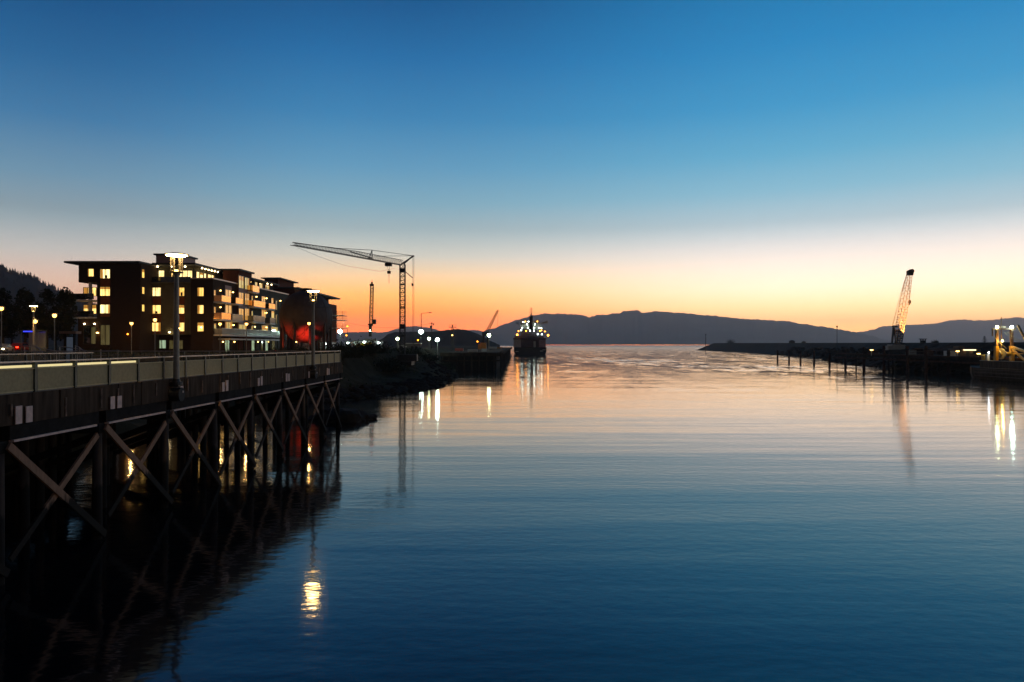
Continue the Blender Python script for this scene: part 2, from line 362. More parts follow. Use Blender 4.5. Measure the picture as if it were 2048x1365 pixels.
# ------------------------------------------------------------------ terrain
def sd_poly(poly):
    n = len(poly); E_ = [(V(poly[i]), V(poly[(i+1)%n])) for i in range(n)]
    def sd(x, y):
        p = V((x, y)); d = 1e9; ins = False
        for a, c in E_:
            e = c-a; tt = max(0, min(1, (p-a).dot(e)/e.dot(e))); d = min(d, (p-a-e*tt).length)
            if (a.y > y) != (c.y > y) and x < (c.x-a.x)*(y-a.y)/(c.y-a.y)+a.x: ins = not ins
        return d if ins else -d
    return sd
LW = [(-160,2),(-31.5,2),(-31.5,42),(-35,62),(-38,86),(-30,97),(-24,101),(-17,125),(-14,139),(-16,180),(-19,207),(-19,230),(-14,700),(-30,780),(-420,780),(-420,2)]
sdL = sd_poly(LW)
def zL(x, y):
    d = sdL(x, y); n1 = noise.noise((x*.12, y*.12, 0)); n2 = noise.noise((x*.5, y*.5, 3))
    if d < 0: return max(-2.5, d*.35)
    s = .27 if y < 112 else .27+min(1, (y-112)/20)*.33
    if y < 66 and x > -60: s = .9
    e = max(0, min(1, (x+36)/9)) if y > 70 else 0; e = e*e*(3-2*e); s2 = .12 if y < 145 else .12+min(1, (y-145)/35)*.42; s = s*(1-e)+s2*e
    top = 6.5+min(.6, max(0, d-30)*.012)
    if y < 73 and x > -74 and (y > 51 or x > -36): top = min(top, 4.9)
    ed = max(0, min(1, (top-d*s)/2.0)) if d*s < top else 0
    return min(top, d*s)+n1*.15+(n2*.35 if d*s < top+1 else n2*.08)
RW = [(124,60),(123,190),(125,237),(138,300),(156,360),(179,421),(198,542),(232,711),(257,1034),(285,1065),(520,1100),(900,1100),(900,60)]
sdR = sd_poly(RW)
def zR(x, y):
    d = sdR(x, y); n1 = noise.noise((x*.08, y*.08, 5)); n2 = noise.noise((x*.4, y*.4, 9))
    if d < 0: return max(-2.5, d*.35)
    top = 8.75+max(0, (y-250))*.0023
    return min(top, d*.42)+(n2*.6+n1*.3 if d*.42 < top-.4 else 0)
def terrain(name, fn, x0, x1, y0, y1, xs, ys, m):
    X = [x0]; 
    while X[-1] < x1: X.append(X[-1]+xs(X[-1]))
    Y = [y0]
    while Y[-1] < y1: Y.append(Y[-1]+ys(Y[-1]))
    mb = MB(); nx = len(X)
    mb.v = [V((x, y, fn(x, y))) for y in Y for x in X]
    mb.f = [(j*nx+i, j*nx+i+1, (j+1)*nx+i+1, (j+1)*nx+i) for j in range(len(Y)-1) for i in range(nx-1)]
    return kind(mb.build(name, m, smooth=False))
terrain('ground', zL, -420, -6, 0, 790, lambda x: 12 if x < -150 else 4 if x < -90 else 1.5, lambda y: 1.4 if y < 240 else 8, GRND)
terrain('breakwater', zR, 120, 600, 60, 1110, lambda x: 1.6 if x < 175 else 4 if x < 290 else 25, lambda y: 2.2 if y < 360 else 6, RIPR)
# ------------------------------------------------------------------ hills
def smooth_prof(pts):
    def f(x):
        if x <= pts[0][0]: return pts[0][1]
        for (a, p), (c, q) in zip(pts, pts[1:]):
            if x <= c:
                u = (x-a)/(c-a); u = u*u*(3-2*u)*.5+u*.5; return p+(q-p)*u
        return pts[-1][1]
    return f
def ridge(name, pts, Y, depth, m, step, nz, rough, base=-1):
    prof = smooth_prof(pts); mb = MB(); a, c = pts[0][0], pts[-1][0]; n = int((c-a)/step)
    rows = (-1, -.8, -.55, -.3, -.12, 0, .2, .6, 1.0); vs = []
    for i in range(n+1):
        px = a+(c-a)*i/n; top = at(px, prof(px), Y)
        hgt = max(.1, top.z-base)
        for r in rows:
            s = (1-abs(r))**1.1 if r < 0 else 1-r*.95
            jit = noise.noise((px*.035, r*2.3, nz))*.16*(1-abs(r)) if r != 0 else 0
            fine = noise.noise((px*.22, r*3, nz+4))*rough
            x = top.x*(Y+r*depth)/Y if r else top.x
            vs.append((x, Y+r*depth, base+max(.02, s+jit)*hgt+(fine if s > .05 else 0)))
    k = len(rows)
    mb.v = [V(v) for v in vs]; mb.f = [(i*k+j, (i+1)*k+j, (i+1)*k+j+1, i*k+j+1) for i in range(n) for j in range(k-1)]
    return kind(mb.build(name, m, smooth=True))
main_pts = [(905,690),(940,672),(985,658),(1010,648),(1035,640),(1062,632),(1090,628),(1120,627.5),(1150,629.5),(1166,630.5),(1179,635),(1194,630.5),(1215,629),(1236,626.5),(1250,622.5),(1277,620.5),(1284,626),(1296,625),(1312,622.5),(1330,624),(1365,626.5),(1420,631),(1480,637.5),(1540,641),(1575,643),(1605,648),(1640,653),(1680,659),(1710,665),(1740,671),(1775,681),(1820,690)]
ridge('hills', main_pts, 9000, 1500, HILLM, 3, 1.3, 13)
right_pts = [(1560,690),(1640,676),(1700,668),(1722,664),(1745,660),(1765,653),(1800,650.5),(1860,648.5),(1880,645.5),(1895,641.5),(1930,639.5),(1950,641.5),(1985,640),(2015,637),(2032,635),(2055,637),(2110,640),(2250,655),(2400,690)]
ridge('hills', right_pts, 12500, 1600, HILLM, 3, 5.3, 14)
left_pts = [(620,690),(660,668),(700,665),(735,664),(762,665.5),(775,664),(790,659),(808,654),(830,652.5),(850,655),(870,658.5),(885,664),(905,663),(925,661),(950,660),(985,668),(1040,690)]
ridge('hills', left_pts, 8200, 1200, HILLM, 4, 8.1, 6)
head_pts = [(745,691),(765,677),(778,668),(792,664.5),(850,664),(868,664),(880,662),(898,660),(914,658.5),(932,660),(952,666.5),(968,674),(985,684),(1000,691)]
ridge('headland', head_pts, 1150, 180, HILLD, 3, 2.2, 1.0)
wood_pts = [(-420,470),(-200,505),(-60,524),(0,536),(25,548),(50,553),(75,562),(100,575),(125,587),(150,598),(200,616),(300,648),(420,670),(560,684),(640,691)]
ridge('wooded_hill', wood_pts, 1500, 420, HILLD, 5, 3.1, 3)
mb = MB(); wp = smooth_prof(wood_pts)
for i in range(900):
    px = R.uniform(-120, 330); rr = 0 if i < 420 else -R.random()**.7*.6
    top = at(px, wp(px), 1500); z = top.z*(1-abs(rr))-2; x = top.x*(1500+rr*420)/1500; y = 1500+rr*420+R.uniform(-8, 8)
    hh = R.uniform(5, 12) if R.random() < .85 else R.uniform(11, 16); rad = hh*R.uniform(.20, .32)
    for k in range(4):
        z0 = z+hh*(.1+.2*k); z1 = z+hh*min(1, .48+.19*k); mb.lathe((x, y, 0), [(rad*(1-.22*k)*R.uniform(.7, 1.15), z0), (.05, z1)], 6)
kind(mb.build('conifer_forest', HILLD), 'stuff'); bpy.data.objects['conifer_forest']['label'] = 'dark conifers covering the wooded hill at the left'
#@@PART2
# ------------------------------------------------------------------ trestle bridge
BX = -17.2; DK = 6.3                                     # outer edge and deck level
br = thing('trestle_bridge', 'long timber trestle bridge on crossed braces standing in the dark water', 'bridge', (BX, 40, 0))
BX2 = -33.0; Y0, Y1 = 4.0, 69.0
MB().box(BX2, BX-.05, Y0, Y1, DK-.35, DK).build('road_deck', ASPH, br)
MB().box(-72, BX2-.002, 55, Y1, DK-.36, DK-.004).build('side_deck', ASPH, br)
MB().box(-20.4, BX-.1, Y0, Y1-.02, DK+.001, DK+.16).build('sidewalk', PAVE, br)
mb = MB()
for i in range(13): y = 6+i*5.0; mb.box(-25.2, -25.05, y, y+2.6, DK, DK+.006)
mb.box(-20.75, -20.62, Y0, Y1, DK, DK+.006); mb.build('road_marking', P('road_line_paint', (.7, .62, .35), .7), br)
mb = MB(); y = Y0
while y < Y1: y2 = min(Y1, y+R.uniform(1.3, 2.3)); d = R.uniform(-.03, .03); mb.box(BX-.06, BX+.10+d, y, y2-.03, 5.28, DK+.02); y = y2
mb.build('fascia', CONC, br)
BATT = P('bleached_batten', (.16, .11, .085), .85, 0, .7, 4, spec=.1); y = 13.0
while y < Y1-1:
    y += R.uniform(.9, 3.1); hb0 = R.choice((5.30, 5.30, 5.42, 5.6)); wd = R.uniform(.05, .11)
    MB().box(BX+.131, BX+.165, y, y+wd, hb0, R.uniform(6.0, 6.28)).build('batten', BATT, br)
BEN = [23.6+5.6*k for k in range(-3, 9)]
mb = MB()
for a, c in zip(BEN, BEN[1:]): mb.box(BX-.3, BX+.06, a+.25, c-.25, 4.78, 5.27)
mb.box(BX-.3, BX+.06, BEN[-1]+.25, Y1, 4.78, 5.27); mb.build('stringer', DARKT, br)
mb = MB()
for a, c in zip(BEN, BEN[1:]): mb.box(BX-.05, BX+.14, a+.35, c-.5, 4.70, 4.775)
mb.box(BX-.05, BX+.14, BEN[-1]+.3, Y1-.1, 4.70, 4.775); mb.build('highlight_ledge', WHITEP, br)['label'] = 'ledge painted pale for the sky light its edge catches'  # light caught by the timber edge is put into the pale paint
for k, y in enumerate(BEN):
    MB().box(BX2+.1, BX+.02, y-.18, y+.18, 4.36, 4.77).build('pile_cap', DARKT, br)
    for j, x in enumerate((-17.35, -20.4, -23.5, -26.6, -29.7, -32.7)):
        MB().tube((x+R.uniform(-.08, .08), y+R.uniform(-.05, .05), -2.5), (x, y, 4.36), .23, .18, 10).build('pile', PILE, br, smooth=True)
    MB().bar((-17.6, y+.26, 4.2), (-26.4, y+.26, .9), .1, .3).build('cross_brace', DARKT, br)
for a, c in zip(BEN, BEN[1:]):
    j = lambda s=.12: R.uniform(-s, s)
    MB().bar((BX+.16, a+.05, 4.62), (BX+.16, c+.1+j(), .25+j(.3)), .09, .27).build('cross_brace', WOOD, br)
    MB().bar((BX+.06, c-.35, 4.3+j()), (BX+.06, a+.4+j(), .75+j(.25)), .09, .24).build('cross_brace', WOOD, br)
for yc in [24.4-5.62+5.62*k for k in range(10)]:
    for dd in (-.26, .26):
        if yc+dd > Y1-.2: continue
        zt = 5.86+R.uniform(-.05, .06)
        MB().box(BX+.135, BX+.17, yc+dd-.16, yc+dd+.16, 5.30, zt).build('marker_plate', WHITEP, br)
for x in (-40, -47, -54, -61, -68):
    for y in (56, 62, 68): MB().tube((x, y, -2.4), (x, y, DK-.37), .2, .18, 8).build('pile', PILE, br, smooth=True)
MB().box(-33.3, -33.02, 2, 52, -2.2, DK-.37).build('bulkhead', DARKT, br)  # wall added to block sky reflections beneath the deck
# railing along the outer edge
rl = thing('bridge_railing', 'grey mesh panel railing with double top rail along the outer bridge edge', 'railing', (BX, 40, DK))
RX = BX-.1; PY = [11.5+2.3*k for k in range(26)]; PY = [y for y in PY if y < Y1]+[Y1-.12]
z0 = DK+.16
mb = MB(); mb.box(RX-.07, RX+.07, 6, Y1, DK+1.08, DK+1.13); mb.build('top_rail', RAILM, rl)
for y in PY: MB().box(RX-.07, RX+.07, y-.07, y+.07, DK, DK+1.078).build('post', GREENM, rl)
for a, c in zip(PY, PY[1:]):
    mb = MB(); mb.box(RX-.03, RX+.05, a+.075, c-.075, DK+.84, DK+.88); mb.box(RX-.02, RX+.03, a+.075, c-.075, DK+.06, DK+.10)
    n = int((c-a-.2)/.045)
    for i in range(n):
        y = a+.1+(c-a-.2)*i/(n-1); mb.box(RX+.0, RX+.012, y-.014, y+.014, DK+.101, DK+.839)
    mb.build('panel', MESHM, rl)
for a, c in zip(PY, PY[1:]):
    if c < 33: MB().box(RX-.05, RX-.01, a+.12, c-.12, DK+.90, DK+.985).build('light_strip', STRIP, rl)['label'] = 'lit pale strip under the top rail'
# railing on the far side
r2 = thing('bridge_railing', 'dark vertical bar railing along the inner side of the bridge', 'railing', (BX2, 40, DK))
mb = MB(); mb.box(BX2-.05, BX2+.05, 6, 54.9, DK+1.05, DK+1.12); mb.box(BX2-.03, BX2+.03, 6, 54.9, DK+.12, DK+.16)
mb.build('top_rail', RAILM, r2)
mb = MB()
for i in range(340):
    y = 6.2+i*.143; mb.box(BX2-.01, BX2+.01, y-.011, y+.011, DK+.161, DK+1.049)
mb.build('bars', GREENM, r2)
for i in range(21): y = 6.1+i*2.43; MB().box(BX2-.06, BX2+.06, y-.06, y+.06, DK-.01, DK+1.04).build('post', GREENM, r2)
r3 = thing('bridge_railing', 'dark low railing across the bridge end behind the second tall lamp', 'railing', (-45, Y1, DK))
MB().box(-72, BX-.25, Y1-.1, Y1-.02, DK+1.05, DK+1.12).build('top_rail', RAILM, r3)
mb = MB()
for i in range(380):
    x = -71.8+i*.1433; mb.box(x-.011, x+.011, Y1-.07, Y1-.05, DK+.1, DK+1.049)
mb.build('bars', GREENM, r3)
for i in range(23): x = -71.9+i*2.46; MB().box(x-.05, x+.05, Y1-.11, Y1-.01, DK, DK+1.04).build('post', GREENM, r3)
# ------------------------------------------------------------------ tall lamps
def tall_lamp(x, y, zb, H, label):
    g = thing('street_lamp', label, 'street lamp', (x, y, zb), 'tall lamps with lantern cages'); zt = zb+H
    MB().tube((x, y, zb), (x, y, zb+.16), .30, .28, 14).tube((x, y, zb+.16), (x, y, zb+.3), .2, .16, 14).build('base', BLACK, g)
    MB().tube((x, y, zb+.3), (x, y, zt-1.05), .145, .105, 14).tube((x, y, zt-1.05), (x, y, zt-.92), .17, .17, 14).build('post', POST, g, smooth=False)
    mb = MB(); r = .26
    for i in range(6):
        a = i*math.pi/3+.3; c, s = math.cos(a)*r, math.sin(a)*r; mb.bar((x+c, y+s, zt-.90), (x+c, y+s, zt-.16), .035)
    mb.lathe((x, y, zt-.92), [(.1, 0), (r+.05, .0), (r+.05, .05), (.1, .05)], 16); mb.build('cage', CAGE, g)
    MB().lathe((x, y, zt), [(.04, -.06), (.50, -.05), (.57, -.02), (.57, .0), (.25, .06), (.05, .08)], 20).build('reflector', REFLW, g)
    MB().lathe((x, y, zt-.09), [(.03, .0), (.46, .01), (.48, .024), (.05, .026)], 20).build('bounce_plate', BOUNCEG, g)  # glowing plate stands in for lamplight bounced off the reflector
    MB().lathe((x, y, zt-.86), [(.01, 0), (.09, .0), (.10, .08), (.01, .1)], 12).build('lens', SCON, g)
    return g
LX = BX+.34
p1 = az(350, 772, DK-.25); y1 = LX*F/(350-1036); y2 = LX*F/(625.5-1036)
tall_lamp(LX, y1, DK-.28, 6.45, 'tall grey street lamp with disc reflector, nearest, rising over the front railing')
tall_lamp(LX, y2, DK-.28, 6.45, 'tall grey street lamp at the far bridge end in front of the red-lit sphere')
q = at(67, 612, 104); tall_lamp(q.x, 104, 6.6, q.z-6.6, 'tall street lamp with disc reflector standing behind the park at the far left')
for y in (y1, y2):
    bx = thing('junction_box', 'round black junction box under the %s' % ('nearest tall lamp' if y == y1 else 'far tall lamp by the bridge end'), 'electrical box', (LX, y, DK-.9), 'black boxes under the bridge lamps')
    MB().tube((BX+.12, y, DK-.75), (BX+.62, y, DK-.75), .34, .34, 18).build('drum', RUBB, bx)
    MB().box(BX+.1, BX+.5, y-.12, y+.12, DK-.36, DK-.283).build('bracket', BLACK, bx)
    MB().tube((BX+.6, y+.1, DK-.62), (BX+.64, y+.1, DK-.62), .06, .06, 8).build('marker', WHITEP, bx)
# ------------------------------------------------------------------ park lamps
def gz(x, y): return zL(x, y)
def park_lamp(px, py, Y, label, lit=GLOBE):
    q = at(px, py, Y); x, z = q.x, q.z; zb = gz(x, Y)-.1
    g = thing('park_lamp', label, 'park lamp', (x, Y, zb), 'short park lamps with glowing globes')
    MB().tube((x, Y, zb), (x, Y, zb+.5), .13, .09, 10).tube((x, Y, zb+.5), (x, Y, z-.28), .06, .05, 10).build('post', POST, g)
    MB().lathe((x, Y, z), [(.08, -.28), (.2, -.16), (.24, .0), (.2, .12)], 14).build('globe', lit, g, smooth=True)
    MB().lathe((x, Y, z), [(.42, .12), (.44, .15), (.22, .26), (.05, .38)], 14).build('cap', BLACK, g)
    l = bpy.data.lights.new('bulb', 'POINT'); l.energy = 600; l.color = (1, .52, .16); l.shadow_soft_size = .12
    lo = bpy.data.objects.new('bulb', l); col.objects.link(lo); lo.parent = g; lo.location = (0, 0, z-.05-zb)
park_lamp(71, 643, 103, 'park lamp with bright globe beside the blue-lit shelter at the left')
park_lamp(109, 631, 86, 'park lamp between the two right-hand round street trees')
park_lamp(263, 647, 112, 'park lamp in front of the windowless brick wall of the apartment block')
park_lamp(310, 640, 104, 'park lamp against the lit window column left of the nearest tall lamp')
park_lamp(440, 648, 119, 'park lamp at the corner of the apartment block terrace')
park_lamp(493, 648, 122, 'park lamp in front of the middle of the terrace balcony')
park_lamp(618, 647, 120, 'park lamp glowing in front of the red-lit sphere')
park_lamp(3, 617, 92, 'park lamp partly cut off at the left edge')
# ------------------------------------------------------------------ apartment building
GZ = 6.6
def rectY(px0, px1, py0, py1, Y): a = at(px0, py0, Y); c = at(px1, py1, Y); return a.x, c.x, c.z, a.z
def rectX(px0, px1, py0, py1, X):
    a = ax(px0, py0, X); c = ax(px1, py1, X); m0 = ax((px0+px1)/2, py0, X); m1 = ax((px0+px1)/2, py1, X); return a.y, c.y, m1.z, m0.z
LITS = set()
def dress(o, boxf, a0, a1, z0, z1, pane, n):
    """curtains and roller blinds seen in the lit windows"""
    if pane not in (L_WARM, L_WARM2, L_BR, L_PALE, L_SIDE): return
    u = R.random(); w_ = a1-a0
    if u < .45: boxf(a0+.01, a0+w_*R.uniform(.14, .34), z0+.01, z1-.01).build('curtain', L_CURT, o)
    if .30 < u < .62: boxf(a1-w_*R.uniform(.12, .28), a1-.01, z0+.01, z1-.01).build('curtain', L_CURT, o)
    if u > .70: boxf(a0+.01, a1-.01, z1-(z1-z0)*R.uniform(.18, .45), z1-.01).build('blind', L_CURT, o)
    if R.random() < .4: c = a0+w_*R.uniform(.3, .7); boxf(c-.18, c+.18, z0+.02, z0+R.uniform(.35, .8)).build('furniture', FRAME, o)
def winY(par, r, Y, pane, n=1, fm=FRAME, tr=0):
    x0, x1, z0, z1 = r; fw = .09; mb = MB()
    mb.box(x0-fw, x1+fw, Y-.12, Y-.002, z0-fw, z0); mb.box(x0-fw, x1+fw, Y-.12, Y-.002, z1, z1+fw)
    mb.box(x0-fw, x0, Y-.12, Y-.002, z0, z1); mb.box(x1, x1+fw, Y-.12, Y-.002, z0, z1)
    for k in range(1, n+1-1): pass
    for k in range(1, n): x = x0+(x1-x0)*k/n; mb.box(x-.05, x+.05, Y-.10, Y-.041, z0, z1)
    if tr: z = z0+(z1-z0)*tr; mb.box(x0, x1, Y-.10, Y-.042, z-.03, z+.03)
    o = mb.build('window', fm, par); MB().box(x0, x1, Y-.034, Y-.003, z0, z1).build('pane', pane, o); dress(o, lambda a, c, d, e: MB().box(a, c, Y-.0395, Y-.0345, d, e), x0, x1, z0, z1, pane, n); return o
def winX(par, r, X, pane, n=1, fm=FRAME):
    y0, y1, z0, z1 = r; fw = .09; mb = MB()
    mb.box(X+.002, X+.12, y0-fw, y1+fw, z0-fw, z0); mb.box(X+.002, X+.12, y0-fw, y1+fw, z1, z1+fw)
    mb.box(X+.002, X+.12, y0-fw, y0, z0, z1); mb.box(X+.002, X+.12, y1, y1+fw, z0, z1)
    for k in range(1, n): y = y0+(y1-y0)*k/n; mb.box(X+.041, X+.10, y-.06, y+.06, z0, z1)
    o = mb.build('window', fm, par); MB().box(X+.003, X+.034, y0, y1, z0, z1).build('pane', pane, o); dress(o, lambda a, c, d, e: MB().box(X+.0345, X+.0395, a, c, d, e), y0, y1, z0, z1, pane, n); return o
ab = thing('apartment_building', 'four-storey dark brick apartment building with many lit windows and balconies', 'building', (-64, 124, GZ))
YA, YB, YC = 121.0, 125.0, 124.4; XS = at(425.6, 600, YC).x
zA = at(150, 527.5, YA).z; zC = at(400, 558.5, YC).z; zTop = at(340, 531, YB).z; zT = at(300, 568, YB).z
xa0 = at(157, 600, YA).x; xa1 = at(281, 600, YA).x; xb1 = at(384.5, 600, YB).x
# walls
zBal = at(150, 637, YA).z; xbal = at(194, 600, YA).x
mb = MB(); mb.box(xa0-.0, xa1, YA, 150, zBal+6.15, zA); mb.box(xbal, xa1, YA, 150, zBal, zBal+6.15); mb.box(xa0+2.2, xbal, YA+2.6, 150, zBal, zBal+6.15)
mb.build('front_wall', BRK, ab)
MB().box(xa0, xa1, YA-.15, 150, GZ-1, zBal-.002).build('ground_floor_wall', BRK, ab)
zg = at(340, 670, YB).z
MB().box(xa1+.002, xb1, YB, 150, zg, zT).build('set_back_wall', OLIVE, ab)
MB().box(xa1+.002, xb1, YB+2.5, 150, GZ-1, zg-.002).build('recessed_base', BRK, ab)
MB().box(xb1+.002, XS, YC, 136, GZ-1, zC).build('corner_wall', BRK, ab)
XT = at(388, 545, 127).x
MB().box(xa1+.003, XT, 127, 147, zT+.002, zTop).build('top_storey_wall', OLIVE, ab)
ytw0 = ax(474.5, 600, XS).y; ytw1 = ax(500, 600, XS).y; zTw = at(460, 541.5, ytw0).z
xtl = at(446, 560, ytw0).x
MB().box(xtl, XS+.35, ytw0, ytw1, GZ-1, zTw).build('stair_tower_wall', BRK2, ab)
MB().box(xa1, xtl-.002, 136.002, 150, GZ-1, zC).build('core_wall', CHAR, ab)
ys2 = ax(576, 600, XS).y
MB().box(xtl, XS, ytw1+.002, ys2, GZ-1, zC+.05).build('side_wall', CHAR, ab)
MB().box(xtl-6, XS-2.4, ytw1+.003, ys2-3, zC+.052, zTw-.6).build('upper_side_wall', CHAR, ab)
# roofs and copings
def slab(name, x0, x1, y0, y1, z, h=.35, m=ROOF): return MB().box(x0, x1, y0, y1, z, z+h).build(name, m, ab)
slab('roof', at(135, 530, YA).x, xa1+.3, YA-1.0, 151, zA+.002, .32)
slab('roof', xa1+.31, XT+1.5, YB-.9, 148, zTop+.002, .34)
slab('coping', xb1, XS+.16, YC-.15, ytw0-.02, zC+.002, .22, COPE)
slab('coping', xtl, XS+.16, ytw1+.05, ys2+.15, zC+.052, .24, COPE)
slab('roof', xtl-.5, XS+.75, ytw0-.4, ytw1+.5, zTw+.002, .3)
slab('roof', xtl-6.2, XS-1.2, ytw1+.51, ys2-2.4, zTw-.597, .28)
ph = rectY(312, 360, 511, 528, 135.5)
MB().box(ph[0], ph[1], 135.5, 142, zTop+.342, ph[3]).build('penthouse_wall', SPANP, ab)
MB().box(ph[0]-.3, ph[1]+.3, 135.1, 142.5, ph[3]+.002, ph[3]+.3).build('roof', ROOF, ab)
# terrace in front of the top storey
a = rectY(290, 384, 563.5, 568, YB-.5)
MB().box(xa1+.01, xb1-.01, YB-.6, 126.99, zT+.003, zT+.25).build('terrace_slab', OLIVE, ab)
MB().box(xa1+.1, xb1-.05, YB-.55, YB-.5, zT+.252, zT+1.2).build('terrace_rail', DARKGL, ab)
# front windows
for r, p, n in (((176.8,187.8,538.6,553.3),L_WARM,1),((201,220.4,539.5,557),L_BR,2),((201,220.4,574.7,592),L_WARM,2),((201,220.4,610,627),L_BR,2)):
    winY(ab, rectY(*r, YA), YA, p, n)
for r in ((168,193,576,592),(168,193,610.8,627.6)):
    winY(ab, rectY(*r, YA+2.6), YA+2.6, L_WARM, 3)
for y0_, y1_ in ((557.8,574),(592.8,609.2),(627.9,635)):
    x0, x1, z0_, z1_ = rectY(201, 220.4, y0_, y1_, YA); MB().box(x0, x1, YA-.05, YA-.002, z0_+.1, z1_-.1).build('spandrel', SPAN, ab)
for r, p in (((306.5,328.8,542,558.4),L_BR),((343.4,350.4,542,558.4),L_WARM),((355,384.7,542,558.6),L_BR)):
    winY(ab, rectY(*r, 127), 127, p, 3 if r[1]-r[0] > 25 else 2 if r[1]-r[0] > 10 else 1)
for x0_, x1_, n in ((299.5,322,2),(357,369,1)):
    for k, (a_, b_) in enumerate(((576,592.4),(611,627.6),(646,662.8))):
        winY(ab, rectY(x0_, x1_, a_, b_, YB), YB, (L_BR, L_WARM, L_WARM)[k] if n == 2 else (L_WARM2, L_WARM, L_WARM)[k], n)
    for a_, b_ in ((593.2,610.2),(628.2,645.2),(663.4,668.8)):
        x0, x1, z0_, z1_ = rectY(x0_, x1_, a_, b_, YB); MB().box(x0, x1, YB-.05, YB-.002, z0_+.08, z1_-.08).build('spandrel', SPAN, ab)
for k, (a_, b_) in enumerate(((576,592.6),(611,627.6),(646,663))): winY(ab, rectY(395.6, 407.5, a_, b_, YC), YC, (L_WARM2, L_WARM, L_WARM2)[k], 1)
for x0_ in (391, 398, 405): winY(ab, rectY(x0_-1.5, x0_+3.6, 543, 556.8, 127.001), 127, L_BR, 1) if x0_ < 390 else None
for x0_, x1_ in ((391.5,398),(399,405.5),(406.5,412),(414,421),(422,428)):
    y0, y1_, _, _ = rectX(x0_, x1_, 543, 556, XT); winX(ab, (y0, y1_, zTop-2.35, zTop-.85), XT, L_BR, 1)
# return wall
for a_, b_ in ((539.5,556),(575,588),(610,623)):
    r = rectX(283, 288, a_, b_, xa1); winX(ab, (r[0], r[1], r[2], r[3]), xa1, L_WARM2, 1)
# corner balconies at the left
for za in (600.5, 635):
    z = at(170, za, YA).z
    b_ = MB().box(xa0-.9, xbal, YA-.9, YA+2.58, z-.2, z).build('balcony', SLABW, ab)
    MB().box(xa0-.85, xbal-.05, YA-.86, YA-.82, z+.08, z+1.0).build('glass_rail', DARKGL, b_)
    MB().box(xa0-.86, xbal-.04, YA-.88, YA-.80, z+1.001, z+1.06).build('handrail', RAILM, b_)
MB().box(xa0+1.6, xa0+2.0, YA+.2, YA+.6, zBal, zBal+6.14).build('corner_post', SLABW, ab)
# entrance, ground floor
for r, p, n in (((202,220,651,690),L_DIM,2),((168,182,652,688),DARKGL,1),((183,192,655,688),L_DIM,1)):
    winY(ab, rectY(*r, YA-.15), YA-.15, p, n)
for r, p, n in (((315.6,332,681,697),L_COOL,2),((339,366,681.5,698),L_DIM,3)):
    winY(ab, rectY(*r, YB+2.5), YB+2.5, p, n)
def wall_lamp(p, m=SCON, r=.13, par=None):
    o = MB().lathe(p, [(.02, -.12), (r, -.08), (r*1.1, .02), (.05, .1)], 8).build('wall_lamp', m, par or ab); return o
for px, py in ((168.5,648),(188.7,648)): q = at(px, py, YA-.5); wall_lamp((q.x, YA-.45, q.z), SCONB)
q = at(195.5, 666, YA-.3); wall_lamp((q.x, YA-.4, q.z), SCON, .2)
q = at(256, 668.6, YA-.3); wall_lamp((q.x, YA-.4, q.z), ORGL, .1)
for px in (310.5, 338, 366): q = at(px, 535, YB); wall_lamp((q.x, YB+.8, zTop-.14), SCONB, .15)
q = at(339, 665, YB-.3); wall_lamp((q.x, YB-.3, q.z), SCONB, .15)
for k in range(6): wall_lamp((XT+.75, 128.6+k*1.35, zTop-.14), SCONB, .13)
# side facade
for x0_, x1_, a_, b_, p, n in ((426.8,431,581,602.6,L_SIDE,1),(426.8,431,614.5,636.5,L_SIDE,1),(427,431.5,648,662,L_PALE,1),
    (450,461.5,580.5,593,L_SIDE,2),(450,462.5,611,627,L_SIDE,2),(450,463,645,670,L_PALE,2),
    (502,505,592.5,612,L_PALE,1),(502,505,623,642.5,L_PALE,1),(502,505,653,671,L_PALE,1),(522.5,530,593.5,604,L_SIDE,1),(522.5,530.5,620,637,L_SIDE,2),
    (523,534.5,652,671,L_PALE,2),(542,546.5,597,607.5,L_SIDE,1),(542,548,623,638,L_PALE,1),(542,554.5,655,672,L_PALE,2),(550.5,554,602,620,L_DIM,1),(550.5,554,630,648,L_DIM,1)):
    winX(ab, rectX(x0_, x1_, a_, b_, XS), XS, p, n, FRAMEW if n > 1 else FRAME)
XW = XS+.35
for x0_, x1_, a_, b_, p in ((477,486.5,553,576.5,L_PALE),(489,497.5,556.5,579.5,L_PALE),(477,486.5,586,608,L_SIDE),(489,497.5,588,610,L_SIDE),(477,486.5,618,641,L_SIDE),(489,497.5,618,641,L_SIDE),(477,492,650,671,L_PALE)):
    winX(ab, rectX(x0_, x1_, a_, b_, XW), XW, p, 2, FRAMEW)
for x0_, x1_, a_, b_ in ((477,498,578,586),(477,498,611,617),(477,498,642.5,649.5)):
    r = rectX(x0_, x1_, a_, b_, XW); MB().box(XW+.002, XW+.06, *r).build('spandrel', SPANP, ab)
for x0_, x1_, a_, b_ in ((450,462.5,572,579.5),(450,463,628,643.5),(522.5,534,605,618.5),(542,549,609,621)):
    r = rectX(x0_, x1_, a_, b_, XS); MB().box(XS+.002, XS+.05, *r).build('spandrel', SPANP, ab)
XU = XS-2.4
for x0_, x1_, a_, b_ in ((509,514.5,565,572),(518,524.5,567,576.5),(530,538,571,578.5)):
    r = rectX(x0_, x1_, a_, b_, XU); winX(ab, r, XU, L_PALE, 1)
XBL = XS+1.5
